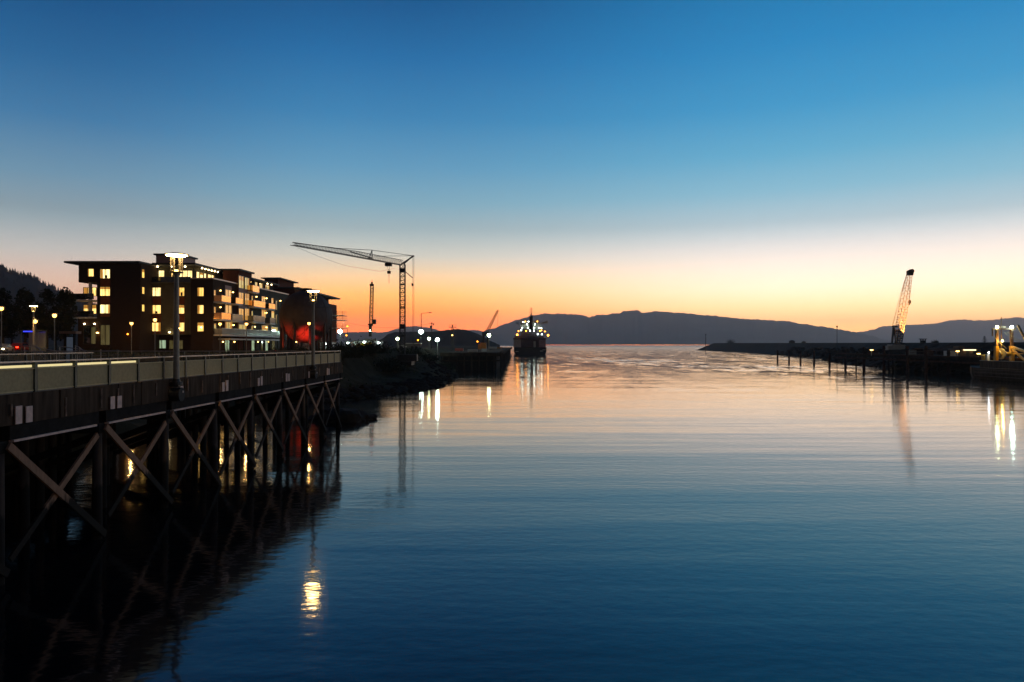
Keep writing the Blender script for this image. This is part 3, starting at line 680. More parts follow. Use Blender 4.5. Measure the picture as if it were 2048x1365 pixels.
def balcony(x0_, x1_, top, bot, m, sl=3.5, lamp=True):
    r = rectX(x0_, x1_, top, bot, XBL); r0 = (max(r[0], 124.6), r[1], r[2], r[3])
    o = MB().box(XS+.003, XBL, r0[0], r0[1], r0[2]-.32, r0[2]-.06).build('balcony', SLABW, ab)
    MB().box(XBL-.05, XBL-.01, r0[0], r0[1], r0[2]-.04, r0[3]).build('glass_panel', m, o)
    MB().box(XBL-.07, XBL+.01, r0[0], r0[1], r0[3]+.002, r0[3]+.06).build('handrail', RAILM, o)
    MB().box(XS+.13, XBL-.06, r0[0]+.01, r0[0]+.05, r0[2]-.04, r0[3]).build('side_panel', m, o)
for a_ in ((437,461.7,592,603.5,GLASSREF),(437,461.7,626.5,638.5,GLASSREF),(472,485,597,607.5,GLASSREF),(465,486,630,641,GLASSG),(506,518.5,572.5,584,GLASSREF),(508,530.5,603,614,GLASSREF),
           (538,550.5,608.3,617.5,GLASSREF),(507,530,633,644,GLASSG),(540,550.5,637,646.5,GLASSG)): balcony(*a_)
balcony(444, 560, 660.3, 670.7, GLASSG)
q = ax(462, 677.5, XBL+.8); q2 = ax(566, 677.5, XBL+.8)
MB().box(XS+.004, XBL+.8, q.y, q2.y, q.z-.25, q.z+.02).build('canopy', SLABW, ab)
for px, py in ((441,581.5),(466,585),(441,615),(513,594),(533,597),(561,602),(533,626),(467,650.5),(510,654),(533,655),(500.5,564.5)):
    q = ax(px, py, XS+.22); wall_lamp((XS+.22, q.y, q.z), SCON, .14)
for px, py in ((535,567),(543,569)): q = ax(px, py, XU+.9); wall_lamp((XU+.9, q.y, zTw-.75), SCONB, .13)
for px in (446, 469, 493, 516, 538): q = ax(px, 684, XS+.2); wall_lamp((XS+.2, q.y, q.z), SCON, .12)
for x0_, x1_, p in ((449.5,457.5,L_COOL),(474,478,L_DIM),(482,486,L_DIM),(496,508,L_COOL),(521,526,L_DIM),(530,535,L_COOL),(543,549,L_DIM)):
    r = rectX(x0_, x1_, 681.5, 702, XS); winX(ab, (r[0], r[1], GZ+.1, r[3]), XS, p, 2 if x1_-x0_ > 6 else 1, GLASSG)
for px in (462, 489, 512, 528, 540, 556):
    q = ax(px, 690, XBL+.5); MB().box(XBL+.3, XBL+.55, q.y-.14, q.y+.14, GZ-1, ax(500, 678, XBL).z if False else at(0,0,1).z*0+9.3).build('column', CHAR, ab)
# ------------------------------------------------------------------ second building
bb = thing('brick_building', 'dark red brick building with overhanging flat roof behind the steel sphere', 'building', (-62, 185, GZ))
Y2a, Y2b = ys2+3.5, 199; xw2 = at(661, 640, Y2a+4).x
XB = -50.6; zR2 = ax(650, 592.5, XB).z
MB().box(-80, XB-2.5, Y2a, Y2b, GZ-1, zR2).build('wall', BRK2, bb)
zP = at(660, 610, 196).z
MB().box(XB-2.498, XB-.2, 183, Y2b-.2, GZ-1, zP).build('wing_wall', BRK2, bb)
MB().box(-80.5, XB+.4, Y2a+8, Y2b+1.5, zR2+.002, zR2+.35).build('roof', ROOF, bb)
MB().box(-80.5, XB-1.4, Y2a-.5, Y2a+7.99, zR2+.6, zR2+.9).build('roof', ROOF, bb)
MB().box(-80, XB-2.6, Y2a, Y2a+7.9, zR2+.003, zR2+.598).build('parapet', BRK2, bb)
r = rectY(529, 556, 558, 590, Y2a+1)
o_ = MB().box(r[0], r[1], Y2a+1, Y2a+13, zR2+.902, r[3]).build('penthouse', BRK2, bb)
MB().box(r[0]-.6, r[1]+.9, Y2a+.2, Y2a+14, r[3]+.002, r[3]+.25).build('penthouse_roof', ROOF, bb)
for k, py in enumerate((632, 641, 657)):
    z = at(685, py, 196).z; o_ = MB().box(XB-.198, XB+3.2, 192, 197, z-.12, z).build('balcony', SLABW, bb)
    mb = MB()
    for zz in (.35, .7, 1.05): mb.box(XB-.15, XB+3.2, 192, 192.05, z+zz, z+zz+.05); mb.box(XB+3.15, XB+3.2, 192.06, 197, z+zz, z+zz+.05)
    for xx in (0, 1.6, 3.1): mb.box(XB+xx, XB+xx+.05, 191.94, 191.99, z+.001, z+1.12)
    mb.build('rail', BLACK, o_)
for px, py in ((563, 684), (583, 684)):
    q = ax(px, py, XB-2.3); 
    if q.y < Y2b: wall_lamp((XB-2.3, max(q.y, Y2a+.5), q.z), SCON, .15, bb)
for y in (Y2a+3, Y2a+7, Y2a+11):
    for z in (9.5, 12.7, 15.9): winX(bb, (y, y+1.6, z, z+1.7), XB-2.5, DARKGL if (y+z) % 2 > 1 else L_PALE, 1)
for z in (11, 14.2):
    for x in (-64, -58): winY(bb, (x, x+1.7, z, z+1.6), Y2a, DARKGL, 2)
# ------------------------------------------------------------------ steel sphere
SC_ = at(612, 634, 136); SRD = 52*136/F; sg = gz(SC_.x, 136)
sphere = thing('steel_sphere', 'huge round steel tank sphere on legs glowing red near its base', 'sculpture', (SC_.x, 136, sg))
MB().ball((SC_.x, 136, SC_.z), SRD, 48).build('shell', SPHM, sphere, smooth=True)
mb = MB()
for k in range(7):
    u = math.pi*k/7; mb.path([V((SC_.x, 136, SC_.z))+V((math.cos(u)*math.cos(v), math.sin(u)*math.cos(v), math.sin(v)))*(SRD+.01) for v in [2*math.pi*i/40 for i in range(41)]], .045, 4)
for lat in (-.9, -.35, .35, .9): mb.path([V((SC_.x, 136, SC_.z))+V((math.cos(v)*math.cos(lat), math.sin(v)*math.cos(lat), math.sin(lat)))*(SRD+.01) for v in [2*math.pi*i/40 for i in range(41)]], .045, 4)
mb.build('plate_seams', SPHM, sphere)
MB().tube((SC_.x, 136, SC_.z+SRD-.25), (SC_.x, 136, SC_.z+SRD+.3), .9, .8, 16).tube((SC_.x, 136, SC_.z+SRD+.3), (SC_.x, 136, SC_.z+SRD+.45), 1.1, 1.1, 16).build('manway', BLACK, sphere)
for k in range(10):
    a = 2*math.pi*k/10+.15; x, y = SC_.x+math.cos(a)*SRD*.93, 136+math.sin(a)*SRD*.93
    MB().tube((x, y, gz(x, y)-.5), (x, y, SC_.z-.4), .26, .22, 10).build('leg', BLACK, sphere)
mb = MB()
for k in range(10):
    a, c = 2*math.pi*k/10+.15, 2*math.pi*(k+1)/10+.15
    mb.bar((SC_.x+math.cos(a)*SRD*.95, 136+math.sin(a)*SRD*.95, sg+.5), (SC_.x+math.cos(c)*SRD*.95, 136+math.sin(c)*SRD*.95, SC_.z-1.5), .06)
mb.build('tie_rods', BLACK, sphere)
def uplight(name, label, x, y, z, target, colr, power, size, gm):
    g = thing(name, label, 'floodlight', (x, y, z), 'red lights around the sphere')
    d = (V(target)-V((x, y, z+.45))).normalized()
    MB().box(x-.2, x+.2, y-.12, y+.12, z-.2, z+.18).build('bracket', BLACK, g)
    MB().tube(V((x, y, z+.4))-d*.2, V((x, y, z+.4))+d*.12, .2, .24, 12).build('housing', BLACK, g)
    MB().tube(V((x, y, z+.4))+d*.121, V((x, y, z+.4))+d*.15, .2, .2, 12).build('lens', gm, g)
    l = bpy.data.lights.new('spot', 'SPOT'); l.energy = power; l.color = colr; l.spot_size = size; l.spot_blend = .8; l.shadow_soft_size = .15
    lo = bpy.data.objects.new('beam', l); col.objects.link(lo); lo.parent = g
    lo.location = V((0, 0, .45))+d*.3; lo.rotation_euler = d.to_track_quat('-Z', 'Y').to_euler()
xg, yg = SC_.x+1.0, 136-SRD-1.6
uplight('uplight', 'red uplight on the ground in front of the steel sphere', xg, yg, gz(xg, yg), (SC_.x+1.2, 136-SRD*.6, SC_.z-3.3), (1, .035, .015), 6000, math.radians(60), REDG)
xg2, yg2 = SC_.x-3.8, 136-SRD-1.6
uplight('uplight', 'second dimmer red uplight left below the sphere near its legs', xg2, yg2, gz(xg2, yg2), (SC_.x-2.2, 136-SRD*.6, SC_.z-3.6), (1, .06, .02), 1500, math.radians(70), REDG)
# ------------------------------------------------------------------ trees and shrubs
def crown(name, par, c, rx, rz, n, m, leaf=.28, shape='dome'):
    mb = MB(); cl = []
    for i in range(26):
        a = R.uniform(0, 6.283); u = R.uniform(-.9, .95); s = math.sqrt(max(0, 1-u*u))*R.uniform(.45, .95)
        cl.append(V((c[0]+rx*s*math.cos(a), c[1]+rx*s*math.sin(a), c[2]+rz*u)))
    for i in range(n):
        k = R.choice(cl); d = V((R.gauss(0, 1), R.gauss(0, 1), R.gauss(0, 1)))*(.30*rx)
        p = k+d; q = (p-V(c)); e = (q.x/rx)**2+(q.y/rx)**2+(q.z/rz)**2
        if e > 1.12: continue
        a = V((R.gauss(0,1), R.gauss(0,1), R.gauss(0,1))).normalized(); b_ = a.cross(V((R.gauss(0,1), R.gauss(0,1), R.gauss(0,1)))).normalized()
        l = leaf*R.uniform(.6, 1.3); mb.add([p-a*l, p+b_*l*.55, p+a*l, p-b_*l*.55], [(0,1,2,3)])
    return mb.build(name, m, par)
def tree(x, y, zb, top, rx, label, n=1500, m=LEAFD, cat='tree', group='round-topped street trees by the park', tname='street_tree', leaf=.26):
    g = thing(tname, label, cat, (x, y, zb), group); h = top-zb; mb = MB()
    mb.tube((x, y, zb-.3), (x+R.uniform(-.1,.1), y, zb+h*.4), .02*h+.03, .014*h+.02, 8)
    for k in range(9):
        a = k*2.4+R.random(); z0 = zb+h*(.25+.04*k); mb.tube((x, y, z0), (x+math.cos(a)*rx*.75, y+math.sin(a)*rx*.75, z0+h*R.uniform(.2, .4)), .05, .015, 5)
    mb.tube((x, y, zb+h*.4), (x, y, zb+h*.9), .014*h+.02, .02, 6); mb.build('trunk', BARK, g)
    crown('crown', g, (x, y, zb+h*.62), rx, h*.40, n, m, leaf); return g
for px, top, lab in ((6, 581, 'round-topped dark street tree cut by the left edge'), (50, 580, 'round-topped dark street tree left of the bright park lamp'),
                     (94, 581, 'round-topped dark street tree between the two left park lamps'), (131, 580, 'round-topped dark street tree touching the corner of the apartment building')):
    q = at(px, top, 118); tree(q.x, 118, gz(q.x, 118), q.z, 1.62, lab, 2600)
for px, Y, top, rx, lab in ((24, 133, 612, 1.8, 'low bushy tree behind the two parked cars'), (75, 138, 610, 2.2, 'low bushy tree behind the blue-lit shelter'),
                            (112, 131, 616, 2.0, 'low bushy tree behind the information kiosk')):
    q = at(px, top, Y); tree(q.x, Y, gz(q.x, Y), q.z, rx, lab, 1500, LEAFD, 'tree', 'low trees behind the park', 'bushy_tree')
def shrub(name, label, spots, m=LEAF, cat='shrub', group=None):
    x0, y0, z0 = spots[0][:3]; g = thing(name, label, cat, (x0, y0, z0), group)
    for x, y, z, r in spots[:1]: MB().tube((x, y, z-.2), (x, y, z+r*.5), .06, .03, 6).build('stem', BARK, g)
    mb = MB()
    for x, y, z, r in spots:
        for i in range(int(260*min(2, r))):
            p = V((x+R.gauss(0, .38)*r, y+R.gauss(0, .38)*r, z+abs(R.gauss(0, .45))*r))
            a = V((R.gauss(0,1), R.gauss(0,1), R.gauss(0,1))).normalized(); b_ = a.cross(V((R.gauss(0,1), R.gauss(0,1), R.gauss(0,1)))).normalized(); l = R.uniform(.07, .17)*min(1.6, .6+r*.4)
            mb.add([p-a*l, p+b_*l*.6, p+a*l, p-b_*l*.6], [(0,1,2,3)])
    mb.build('foliage', m, g); return g
def hedge(name, label, x0, x1, y, r, n, group=None):
    return shrub(name, label, [(x0+(x1-x0)*i/(n-1), y+R.uniform(-.6, .6), gz(x0+(x1-x0)*i/(n-1), y)-.1, r*R.uniform(.75, 1.2)) for i in range(n)], LEAFD, 'hedge', group)
def hx(px, Y): return at(px, 700, Y).x
hedge('hedge', 'long dark hedge on the grass below the handrails, left of the nearest tall lamp', hx(150, 80), hx(250, 80), 80, 1.0, 12)
hedge('hedge', 'dark hedge under the left end of the ramp handrail', hx(-10, 78), hx(40, 78), 78, .9, 7)
hedge('hedge', 'low clipped hedge along the foot of the apartment building front', hx(160, 117), hx(240, 117), 117, .7, 10)
hedge('hedge', 'dark planting in front of the terrace columns and sphere legs', hx(545, 122), hx(672, 122), 122, 1.1, 16)
for i, (px, Y, r, lab) in enumerate(((705, 140, 2.0, 'dark bush on the shore left of the yellow boom lift'), (735, 150, 2.2, 'dark bush on the bank right below the yellow boom lift'),
        (770, 150, 2.4, 'dark bush on the bank under the tower crane'), (815, 175, 1.8, 'dark bush below the long pale trailer'), (850, 185, 1.9, 'dark bush below the white floodlights'),
        (890, 200, 1.9, 'dark bush beside the left wharf corner'), (688, 130, 1.6, 'dark bush just past the end of the bridge railing'))):
    q = at(px, 700, Y); zb = gz(q.x, Y)
    shrub('bush', lab, [(q.x+R.uniform(-3, 3), Y+R.uniform(-3, 3), zb-.2, r*R.uniform(.6, 1.1)) for _ in range(9)], LEAFD, 'bush', 'dark bushes along the left shore')
mb = MB()
for i in range(9000):                                    # rough weeds on the bank top
    x, y = R.uniform(-75, -12), R.uniform(95, 235)
    if y > 210 and x > -30: continue
    d = sdL(x, y)
    if d < 7: continue
    z = gz(x, y); h = R.uniform(.15, .7)*(1.6 if noise.noise((x*.1, y*.1, 1)) > .1 else .6); a = R.uniform(0, 6.28); wd = R.uniform(.05, .2)
    p = V((x, y, z-.05)); s = V((math.cos(a), math.sin(a), 0))*wd; tp = p+V((R.uniform(-.2, .2), R.uniform(-.2, .2), h)); mb.add([p-s, p+s, tp], [(0,1,2)])
kind(mb.build('grass', LEAF), 'stuff')['label'] = 'rough weeds on the left bank'
# ------------------------------------------------------------------ rocks
def rock(mb, c, r, sq=.6):
    bm_n = 16; m = 10; ph = R.uniform(0, 50); rings = []
    for i in range(m+1):
        u = math.pi*i/m; ring = []
        for j in range(bm_n):
            v = 2*math.pi*j/bm_n; uu = min(max(u, .02), math.pi-.02); d = V((math.sin(uu)*math.cos(v), math.sin(uu)*math.sin(v), -math.cos(uu)))
            k = 1+.38*noise.noise(d*1.4+V((ph, ph, 0)))+.16*noise.noise(d*3.5+V((0, ph, ph)))
            ring.append(V(c)+V((d.x*r*k, d.y*r*k, d.z*r*sq*k)))
        rings.append(ring)
    mb.loft(rings)
for px, py, r, lab in ((684, 842, 2.6, 'biggest dark wet boulder beside the last bridge piles'), (712, 840, 1.5, 'middle dark boulder of three in the water past the bridge'), (735, 838, 1.15, 'smallest dark boulder, outermost of three past the bridge')):
    q = az(px, py, 0); mb = MB(); rock(mb, (q.x, q.y, 0), r, .5); rock(mb, (q.x-r*.8, q.y+.5, 0), r*.65, .45); rock(mb, (q.x+r*.5, q.y-.3, -.1), r*.5, .5)
    tag(mb.build('boulder', ROCKM, origin=(q.x, q.y, 0)), lab, 'boulder', 'boulders past the bridge end')
mb = MB()
for i in range(420):
    k = R.random(); seg_ = R.choice([(-24,101,-17,125),(-17,125,-14,139),(-14,139,-16,180),(-16,180,-19,207),(-30,97,-24,101)])
    x = seg_[0]+(seg_[2]-seg_[0])*k-R.uniform(-.8, 7); y = seg_[1]+(seg_[3]-seg_[1])*k; rock(mb, (x, y, max(-.2, zL(x, y))+.0), R.uniform(.25, .9), .7)
kind(mb.build('rubble', ROCKM), 'stuff')['label'] = 'loose riprap stones along the left waterline'
mb = MB()
for i in range(500):
    y = R.uniform(190, 560); xs = [(123,190),(125,237),(138,300),(156,360),(179,421),(198,542),(210,600)]
    for (a, p), (c, q) in zip(xs, xs[1:]):
        if p <= y <= q: x = a+(c-a)*(y-p)/(q-p)
    x += R.uniform(-1.5, 14); rock(mb, (x, y, max(-.3, zR(x, y))), R.uniform(.4, 1.5), .7)
kind(mb.build('riprap', RIPR), 'stuff')['label'] = 'riprap stones of the right breakwater'
# ------------------------------------------------------------------ park furniture and vehicles
q = at(140, 668, 85); kx, kz = q.x, gz(q.x, 85); kt = q.z
kg = thing('information_kiosk', 'dark timber information kiosk with a small roof and pale lit panel', 'kiosk', (kx, 85, kz))
MB().box(kx-.62, kx-.42, 84.9, 85.15, kz-.2, kt).box(kx+.42, kx+.62, 84.9, 85.15, kz-.2, kt).box(kx-.42, kx+.42, 85.0, 85.1, kz-.2, kt-.3).build('frame', DARKT, kg)
MB().box(kx-.38, kx+.38, 84.95, 84.99, kz+.5, kt-.4).build('panel', PANELG, kg)
MB().prism([(kx-1.0, 84.5), (kx+1.0, 84.5), (kx+1.0, 85.6), (kx-1.0, 85.6)], kt+.002, kt+.3).build('roof', WOOD, kg)
def rail(label, pts, posts, Y):
    P_ = [at(px, py, Y) for px, py in pts]; g = thing('handrail', label, 'handrail', (P_[0].x, Y, gz(P_[0].x, Y)), 'ramp handrails by the park')
    MB().path(P_, .05, 6).build('rail', RAILM, g)
    MB().path([p-V((0, 0, .5)) for p in P_], .03, 6).build('mid_rail', RAILM, g)
    for k in posts: p = P_[0].lerp(P_[-1], k); MB().tube((p.x, Y, gz(p.x, Y)-.3), (p.x, Y, p.z-.02), .045, .045, 6).build('post', RAILM, g)
rail('long pale ramp handrail sloping down in front of the kiosk', [(47, 692.5), (70, 695), (157, 710)], (.02, .3, .6, .98), 79)
rail('pale ramp handrail beginning left of the kiosk and running along the hedge', [(117, 693), (150, 697.5), (178, 703), (238, 701.5)], (.02, .35, .7, .98), 82)
rail('short steep stair handrail at the left of the park', [(62, 691), (73, 693), (92, 713)], (.05, .95), 77)
rail('short stair handrail right of the kiosk', [(150, 692), (157, 694), (172, 706)], (.05, .95), 83)
def car(label, x, y, z, rz, paint, tail=True):
    g = thing('parked_car', label, 'car', (x, y, z), 'cars parked by the park'); o0 = V((x, y, z))
    prof = [(-2.1,.35),(-2.15,.75),(-2.0,.95),(-1.25,1.0),(-.75,1.42),(.65,1.45),(1.45,.98),(2.15,.85),(2.2,.5),(2.1,.32)]
    def L(p): return o0+V(p)
    n = len(prof); rings = []
    for yy, k in ((-.86, .93), (-.8, 1), (.8, 1), (.86, .93)): rings.append([L((a*(.99 if k < 1 else 1), yy*(1 if b_ < 1.05 else .8), .3+(b_-.3)*(k if b_ < 1.05 else 1))) for a, b_ in prof])
    MB().loft(rings).build('body', paint, g)
    mb = MB()
    for s in (-1, 1): mb.add([L((-1.1, s*.835, 1.02)), L((-.72, s*.715, 1.36)), L((.6, s*.715, 1.38)), L((1.2, s*.835, 1.02))], [(0,1,2,3) if s < 0 else (3,2,1,0)])
    mb.build('window', DARKGL, g)
    for sx in (-1.35, 1.35):
        for sy in (-.8, .8): MB().tube(L((sx, sy-.1, .33)), L((sx, sy+.1, .33)), .33, .33, 14).build('wheel', RUBB, g)
    for sy in (-.62, .62):
        MB().box(x-2.2, x-2.12, y+sy-.16, y+sy+.16, z+.68, z+.84).build('tail_light', REDG, g)
        MB().box(x+2.16, x+2.24, y+sy-.16, y+sy+.16, z+.6, z+.76).build('headlight', WHT if tail else HEADL, g)
    g.rotation_euler = (0, 0, rz); return g
q = at(40, 680, 112); car('red car parked with glowing tail lights, left of the blue-lit shelter', q.x, 112, gz(q.x, 112)+.05, math.radians(100), REDP)
q = at(6, 678, 106); car('pale car with lit headlights at the left edge of the photo', q.x, 106, gz(q.x, 106)+.05, math.radians(-70), GRYP, False)
q = at(66, 664, 108); sg_ = gz(q.x, 108)
sh = thing('bus_shelter', 'small shelter with a blue light strip under its roof', 'shelter', (q.x, 108, sg_))
MB().box(q.x-1.3, q.x+1.5, 107, 109, q.z+.12, q.z+.24).build('roof', GREENM, sh)
MB().box(q.x-.75, q.x+.65, 106.9, 106.98, q.z-.05, q.z+.1).build('light_strip', BLUEG, sh)
mb = MB()
for xx in (-1.2, 1.4):
    for yy in (107.1, 108.9): mb.tube((q.x+xx, yy, sg_-.2), (q.x+xx, yy, q.z+.119), .05, .05, 6)
mb.build('frame', GREENM, sh); MB().box(q.x-1.2, q.x+1.4, 108.8, 108.84, sg_+.3, q.z).build('glass', GLASSG, sh)
# ------------------------------------------------------------------ tower crane
TY = 162.0; tq = at(805, 531, TY); tx, tz = tq.x, tq.z; tg0 = gz(tx, TY)
tcn = thing('tower_crane', 'tall lattice tower crane with a long jib reaching left over the apartments', 'crane', (tx, TY, tg0))
MB().box(tx-2.4, tx+2.4, TY-2.4, TY+2.4, tg0-.2, tg0+.7).box(tx-1, tx+3.4, TY-1, TY+1, tg0+.701, tg0+2.2).build('base', STEEL, tcn)
MB().lattice((tx, TY, tg0+.7), (tx, TY, tz+.25), 1.15, 1.15, 24, .085, .055).build('mast', STEEL, tcn)
tip = at(585, 491, 128.6); tip = V((tip.x, 128.6, tz+.1)); top = V((tx, TY, tz))
tip = at(585, 490.5, 128.6)
def J(px):
    a, c = 0.0, 1.0
    for _ in range(30):
        m_ = (a+c)/2
        if proj(top.lerp(tip, m_))[0] > px: a = m_
        else: c = m_
    return top.lerp(tip, a)
d_, a_, b_ = MB().frame_of(top, tip)
mb = MB(); NB = 40; up = V((0, 0, 1))
def jb(k): p = top.lerp(tip, k/NB); hgt = 1.15 if k < NB*.45 else 1.15-.65*(k-NB*.45)/(NB*.55); return p-a_*.5, p+a_*.5, p+up*hgt
for k in range(NB):
    A0, B0, C0 = jb(k); A1, B1, C1 = jb(k+1)
    for u_, v_ in ((A0, A1), (B0, B1), (C0, C1)): mb.tube(u_, v_, .065, .065, 4)
    for u_, v_ in ((A0, C1), (B0, C1), (C0, A0), (C0, B0), (A0, B1)): mb.tube(u_, v_, .032, .032, 3)
mb.build('jib', STEEL, tcn)
s1 = J(741); ap = s1+(at(744, 499.5, s1.y)-at(741, 518, s1.y)); ck = at(826, 512, TY+3.0)
mb = MB(); mb.tube(s1-a_*.4, ap, .10, .09, 5).tube(s1+a_*.4, ap, .10, .09, 5); mb.tube(J(741)-a_*.5+up*.2, J(700)+up*.8, .12, .12, 4); mb.build('king_post', STEEL, tcn)
MB().bar(top+up*.3-a_*.3, ck, .22, .26).bar(top+up*.3+a_*.3, ck+V((.2, .2, 0)), .22, .26).build('counter_strut', STEEL, tcn)
mb = MB(); mb.path([J(668)+up*.9, ap, ck], .055, 4); mb.path([ck, J(752)+up*.9], .05, 4); mb.path([J(588)+up*.4, J(668)+up*1.0], .04, 4)
low = V((ck.x, ck.y, gz(ck.x, ck.y)+1)); mb.path([ck, low], .05, 4); mb.path([ck+V((.25, 0, 0)), low+V((.25, 0, 0))], .03, 3)
mid = [J(595)-up*.3, J(640)-up*1.3, J(690)-up*2.2, J(760)-up*2.2, J(790)-up*1.0]; mb.path(mid, .025, 3); mb.build('pendant_ropes', STEEL, tcn)
tr_ = J(777); hk = at(778, 545, tr_.y)
MB().box(tr_.x-.7, tr_.x+.7, tr_.y-.7, tr_.y+.7, tr_.z-.75, tr_.z-.15).build('trolley', BLACK, tcn)
hb_ = MB().box(hk.x-.35, hk.x+.35, hk.y-.3, hk.y+.3, hk.z-.3, hk.z+.3).build('hook_block', BLACK, tcn)
MB().tube((tr_.x-.25, tr_.y, tr_.z-.75), (hk.x-.1, hk.y, hk.z+.3), .03, .03, 4).tube((tr_.x+.25, tr_.y, tr_.z-.75), (hk.x+.1, hk.y, hk.z+.3), .03, .03, 4).tube((hk.x, hk.y, hk.z-.3), (hk.x, hk.y, at(778, 567, tr_.y).z), .04, .04, 4).build('hoist_rope', STEEL, tcn)
q1, q2 = at(812, 545, TY), at(825, 556, TY+1); MB().bar(q1, q2, .14, .14).bar(at(809, 535, TY), at(812, 546, TY), .1).box(q2.x-.2, q2.x+.2, q2.y-.2, q2.y+.2, q2.z-1.9, q2.z-1.3).build('service_arm', STEEL, tcn)
for zz, h in ((.93, 1.4), (.80, .5), (.57, .5), (.36, 1.8), (.28, .5)): 
    zc = tg0+(tz-tg0)*zz; MB().box(tx-.5, tx+.5, TY-.5, TY+.5, zc, zc+h*.55).build('mast_collar', BLACK, tcn)
# ------------------------------------------------------------------ second crane (boom seen end on)
c2 = thing('crawler_crane', 'crawler crane with upright lattice boom and a red tip lamp left of the tower crane', 'crane', (at(741, 690, 300).x, 300, 6.8))
b0, b1 = at(741, 668, 300), at(743.5, 572, 300)
MB().lattice(at(742, 652, 300), at(744, 573, 300), 1.35, 1.2, 20, .10, .07).build('boom', STEEL, c2)
MB().box(b0.x-.6, b0.x+.5, 299.4, 300.6, b0.z-1.2, at(741, 650, 300).z).box(b0.x-1.0, b0.x+.9, 299.2, 300.8, at(741, 651, 300).z, at(741, 648.5, 300).z).build('gantry', BLACK, c2)
hd = at(744, 570, 300); MB().prism([(hd.x-.9, 299.5), (hd.x+.9, 299.5), (hd.x+.5, 300.5), (hd.x-.5, 300.5)], hd.z-.6, hd.z+.3).prism([(hd.x-.35, 299.7), (hd.x+.35, 299.7), (hd.x+.3, 300.3), (hd.x-.3, 300.3)], hd.z+.301, hd.z+1.2).build('boom_head', BLACK, c2)
MB().ball((hd.x, 300, hd.z+1.6), .18, 8).build('tip_lamp', REDG, c2)
cb = at(745.5, 645, 300); MB().box(cb.x-.1, cb.x+1.4, 299, 300.6, cb.z-.8, cb.z+1.2).build('cab', BLACK, c2)
MB().box(b0.x-1.8, b0.x+2.2, 297.5, 303, 7.9, at(741, 678, 300).z).build('machine_house', CREAM, c2)
for s in (-2.2, 1.6): MB().box(b0.x+s, b0.x+s+.9, 296.5, 303.5, 6.5, 7.8).build('track', RUBB, c2)
q = at(742, 662, 299); MB().ball((q.x, 297.3, q.z), .2, 8).build('work_lamp', FLOODW, c2)
# far crane beyond the quay
c3 = thing('crawler_crane', 'distant slanted lattice crane boom rising behind the floodlight near the ship', 'crane', (at(972, 690, 520).x, 520, 5))
MB().lattice(at(974, 664, 520), at(996, 621, 520), 1.9, 1.0, 16, .16, .10).build('boom', TANCR, c3)
q = at(974, 664, 520); MB().box(q.x-3.5, q.x+1.5, 517, 523, q.z-3, q.z).build('machine_house', SUPERD, c3)
for s in (-3, .2): MB().box(q.x+s, q.x+s+1.2, 516, 524, 5.2, q.z-3.002).build('track', RUBB, c3)
q2 = at(996, 621, 520); MB().tube(q2, (q2.x-.3, 520, at(995, 655, 520).z), .06, .06, 4).build('hoist_rope', STEEL, c3)
# ------------------------------------------------------------------ floodlight masts and work yard
def flood(px, py, Y, label, m, r=.3, group='white floodlights of the work yard'):
    q = at(px, py, Y); zb = gz(q.x, Y) if q.x < -8 else 5.8
    g = thing('floodlight_mast', label, 'floodlight', (q.x, Y, zb), group)
    MB().tube((q.x, Y+.25, zb-.3), (q.x, Y+.25, q.z+.5), .14, .09, 8).build('mast', POST, g)
    MB().box(q.x-r*1.5, q.x+r*1.5, Y-.02, Y+.18, q.z-r*1.1, q.z+r*1.1).build('housing', BLACK, g)
    MB().lathe((q.x, Y-.06, q.z), [(r*.4, -r), (r, -r*.5), (r, r*.5), (r*.4, r)], 12).build('lamp', m, g)
flood(680, 663.5, 180, 'white floodlight mast just right of the red brick building', FLOOD, .46)
flood(842, 664, 272, 'brightest white floodlight mast, under the unlit street lamp arm', FLOOD, .72)
flood(875, 680, 216, 'white floodlight mast, rightmost of the group of three beside the tower crane', FLOOD, .46)
flood(858, 678, 245, 'yellowish floodlight mast between two bigger white floodlights', FLOODW, .42)
flood(795, 678, 240, 'yellowish floodlight mast left of the tower crane foot', FLOODW, .42)
flood(978, 671, 330, 'greenish floodlight mast beside the orange container', FLOODW, .70)
for px, py, Y, lab in ((693, 671, 205, 'small orange work light below the balcony frames'), (695, 653, 205, 'small orange pole lamp beside the balcony frames'), (836, 680.5, 232, 'orange work light under the brightest floodlight')):
    q = at(px, py, Y); zb = gz(q.x, Y); g = thing('work_light', lab, 'work light', (q.x, Y, zb), 'small orange work lights')
    MB().tube((q.x, Y+.1, zb-.2), (q.x, Y+.1, q.z+.2), .08, .06, 6).build('pole', POST, g); MB().ball((q.x, Y-.1, q.z), .2, 8).build('lamp', ORGL, g); MB().lathe((q.x, Y-.1, q.z), [(.4, .12), (.1, .35)], 10).build('shade', BLACK, g)
q = at(842.5, 627, 268); zb = gz(q.x, 268); g = thing('street_lamp', 'unlit street lamp with a single arm pointing right above the brightest floodlight', 'street lamp', (q.x, 268, zb))
e = at(861, 626.5, 268); MB().tube((q.x, 268, zb-.3), (q.x, 268, q.z), .16, .11, 8).build('pole', STEEL, g)
MB().path([(q.x, 268, q.z-.3), (q.x+.8, 268, q.z+.05), (e.x-.6, 268, e.z+.15)], .07, 6).build('arm', STEEL, g); MB().box(e.x-.7, e.x+.5, 267.85, 268.15, e.z+.02, e.z+.28).build('lamp_head', STEEL, g)
q = at(863.5, 645, 262); zb = gz(q.x, 262); g = thing('equipment_pole', 'dark pole with a drum transformer and crossarm right of the unlit street lamp', 'pole', (q.x, 262, zb))
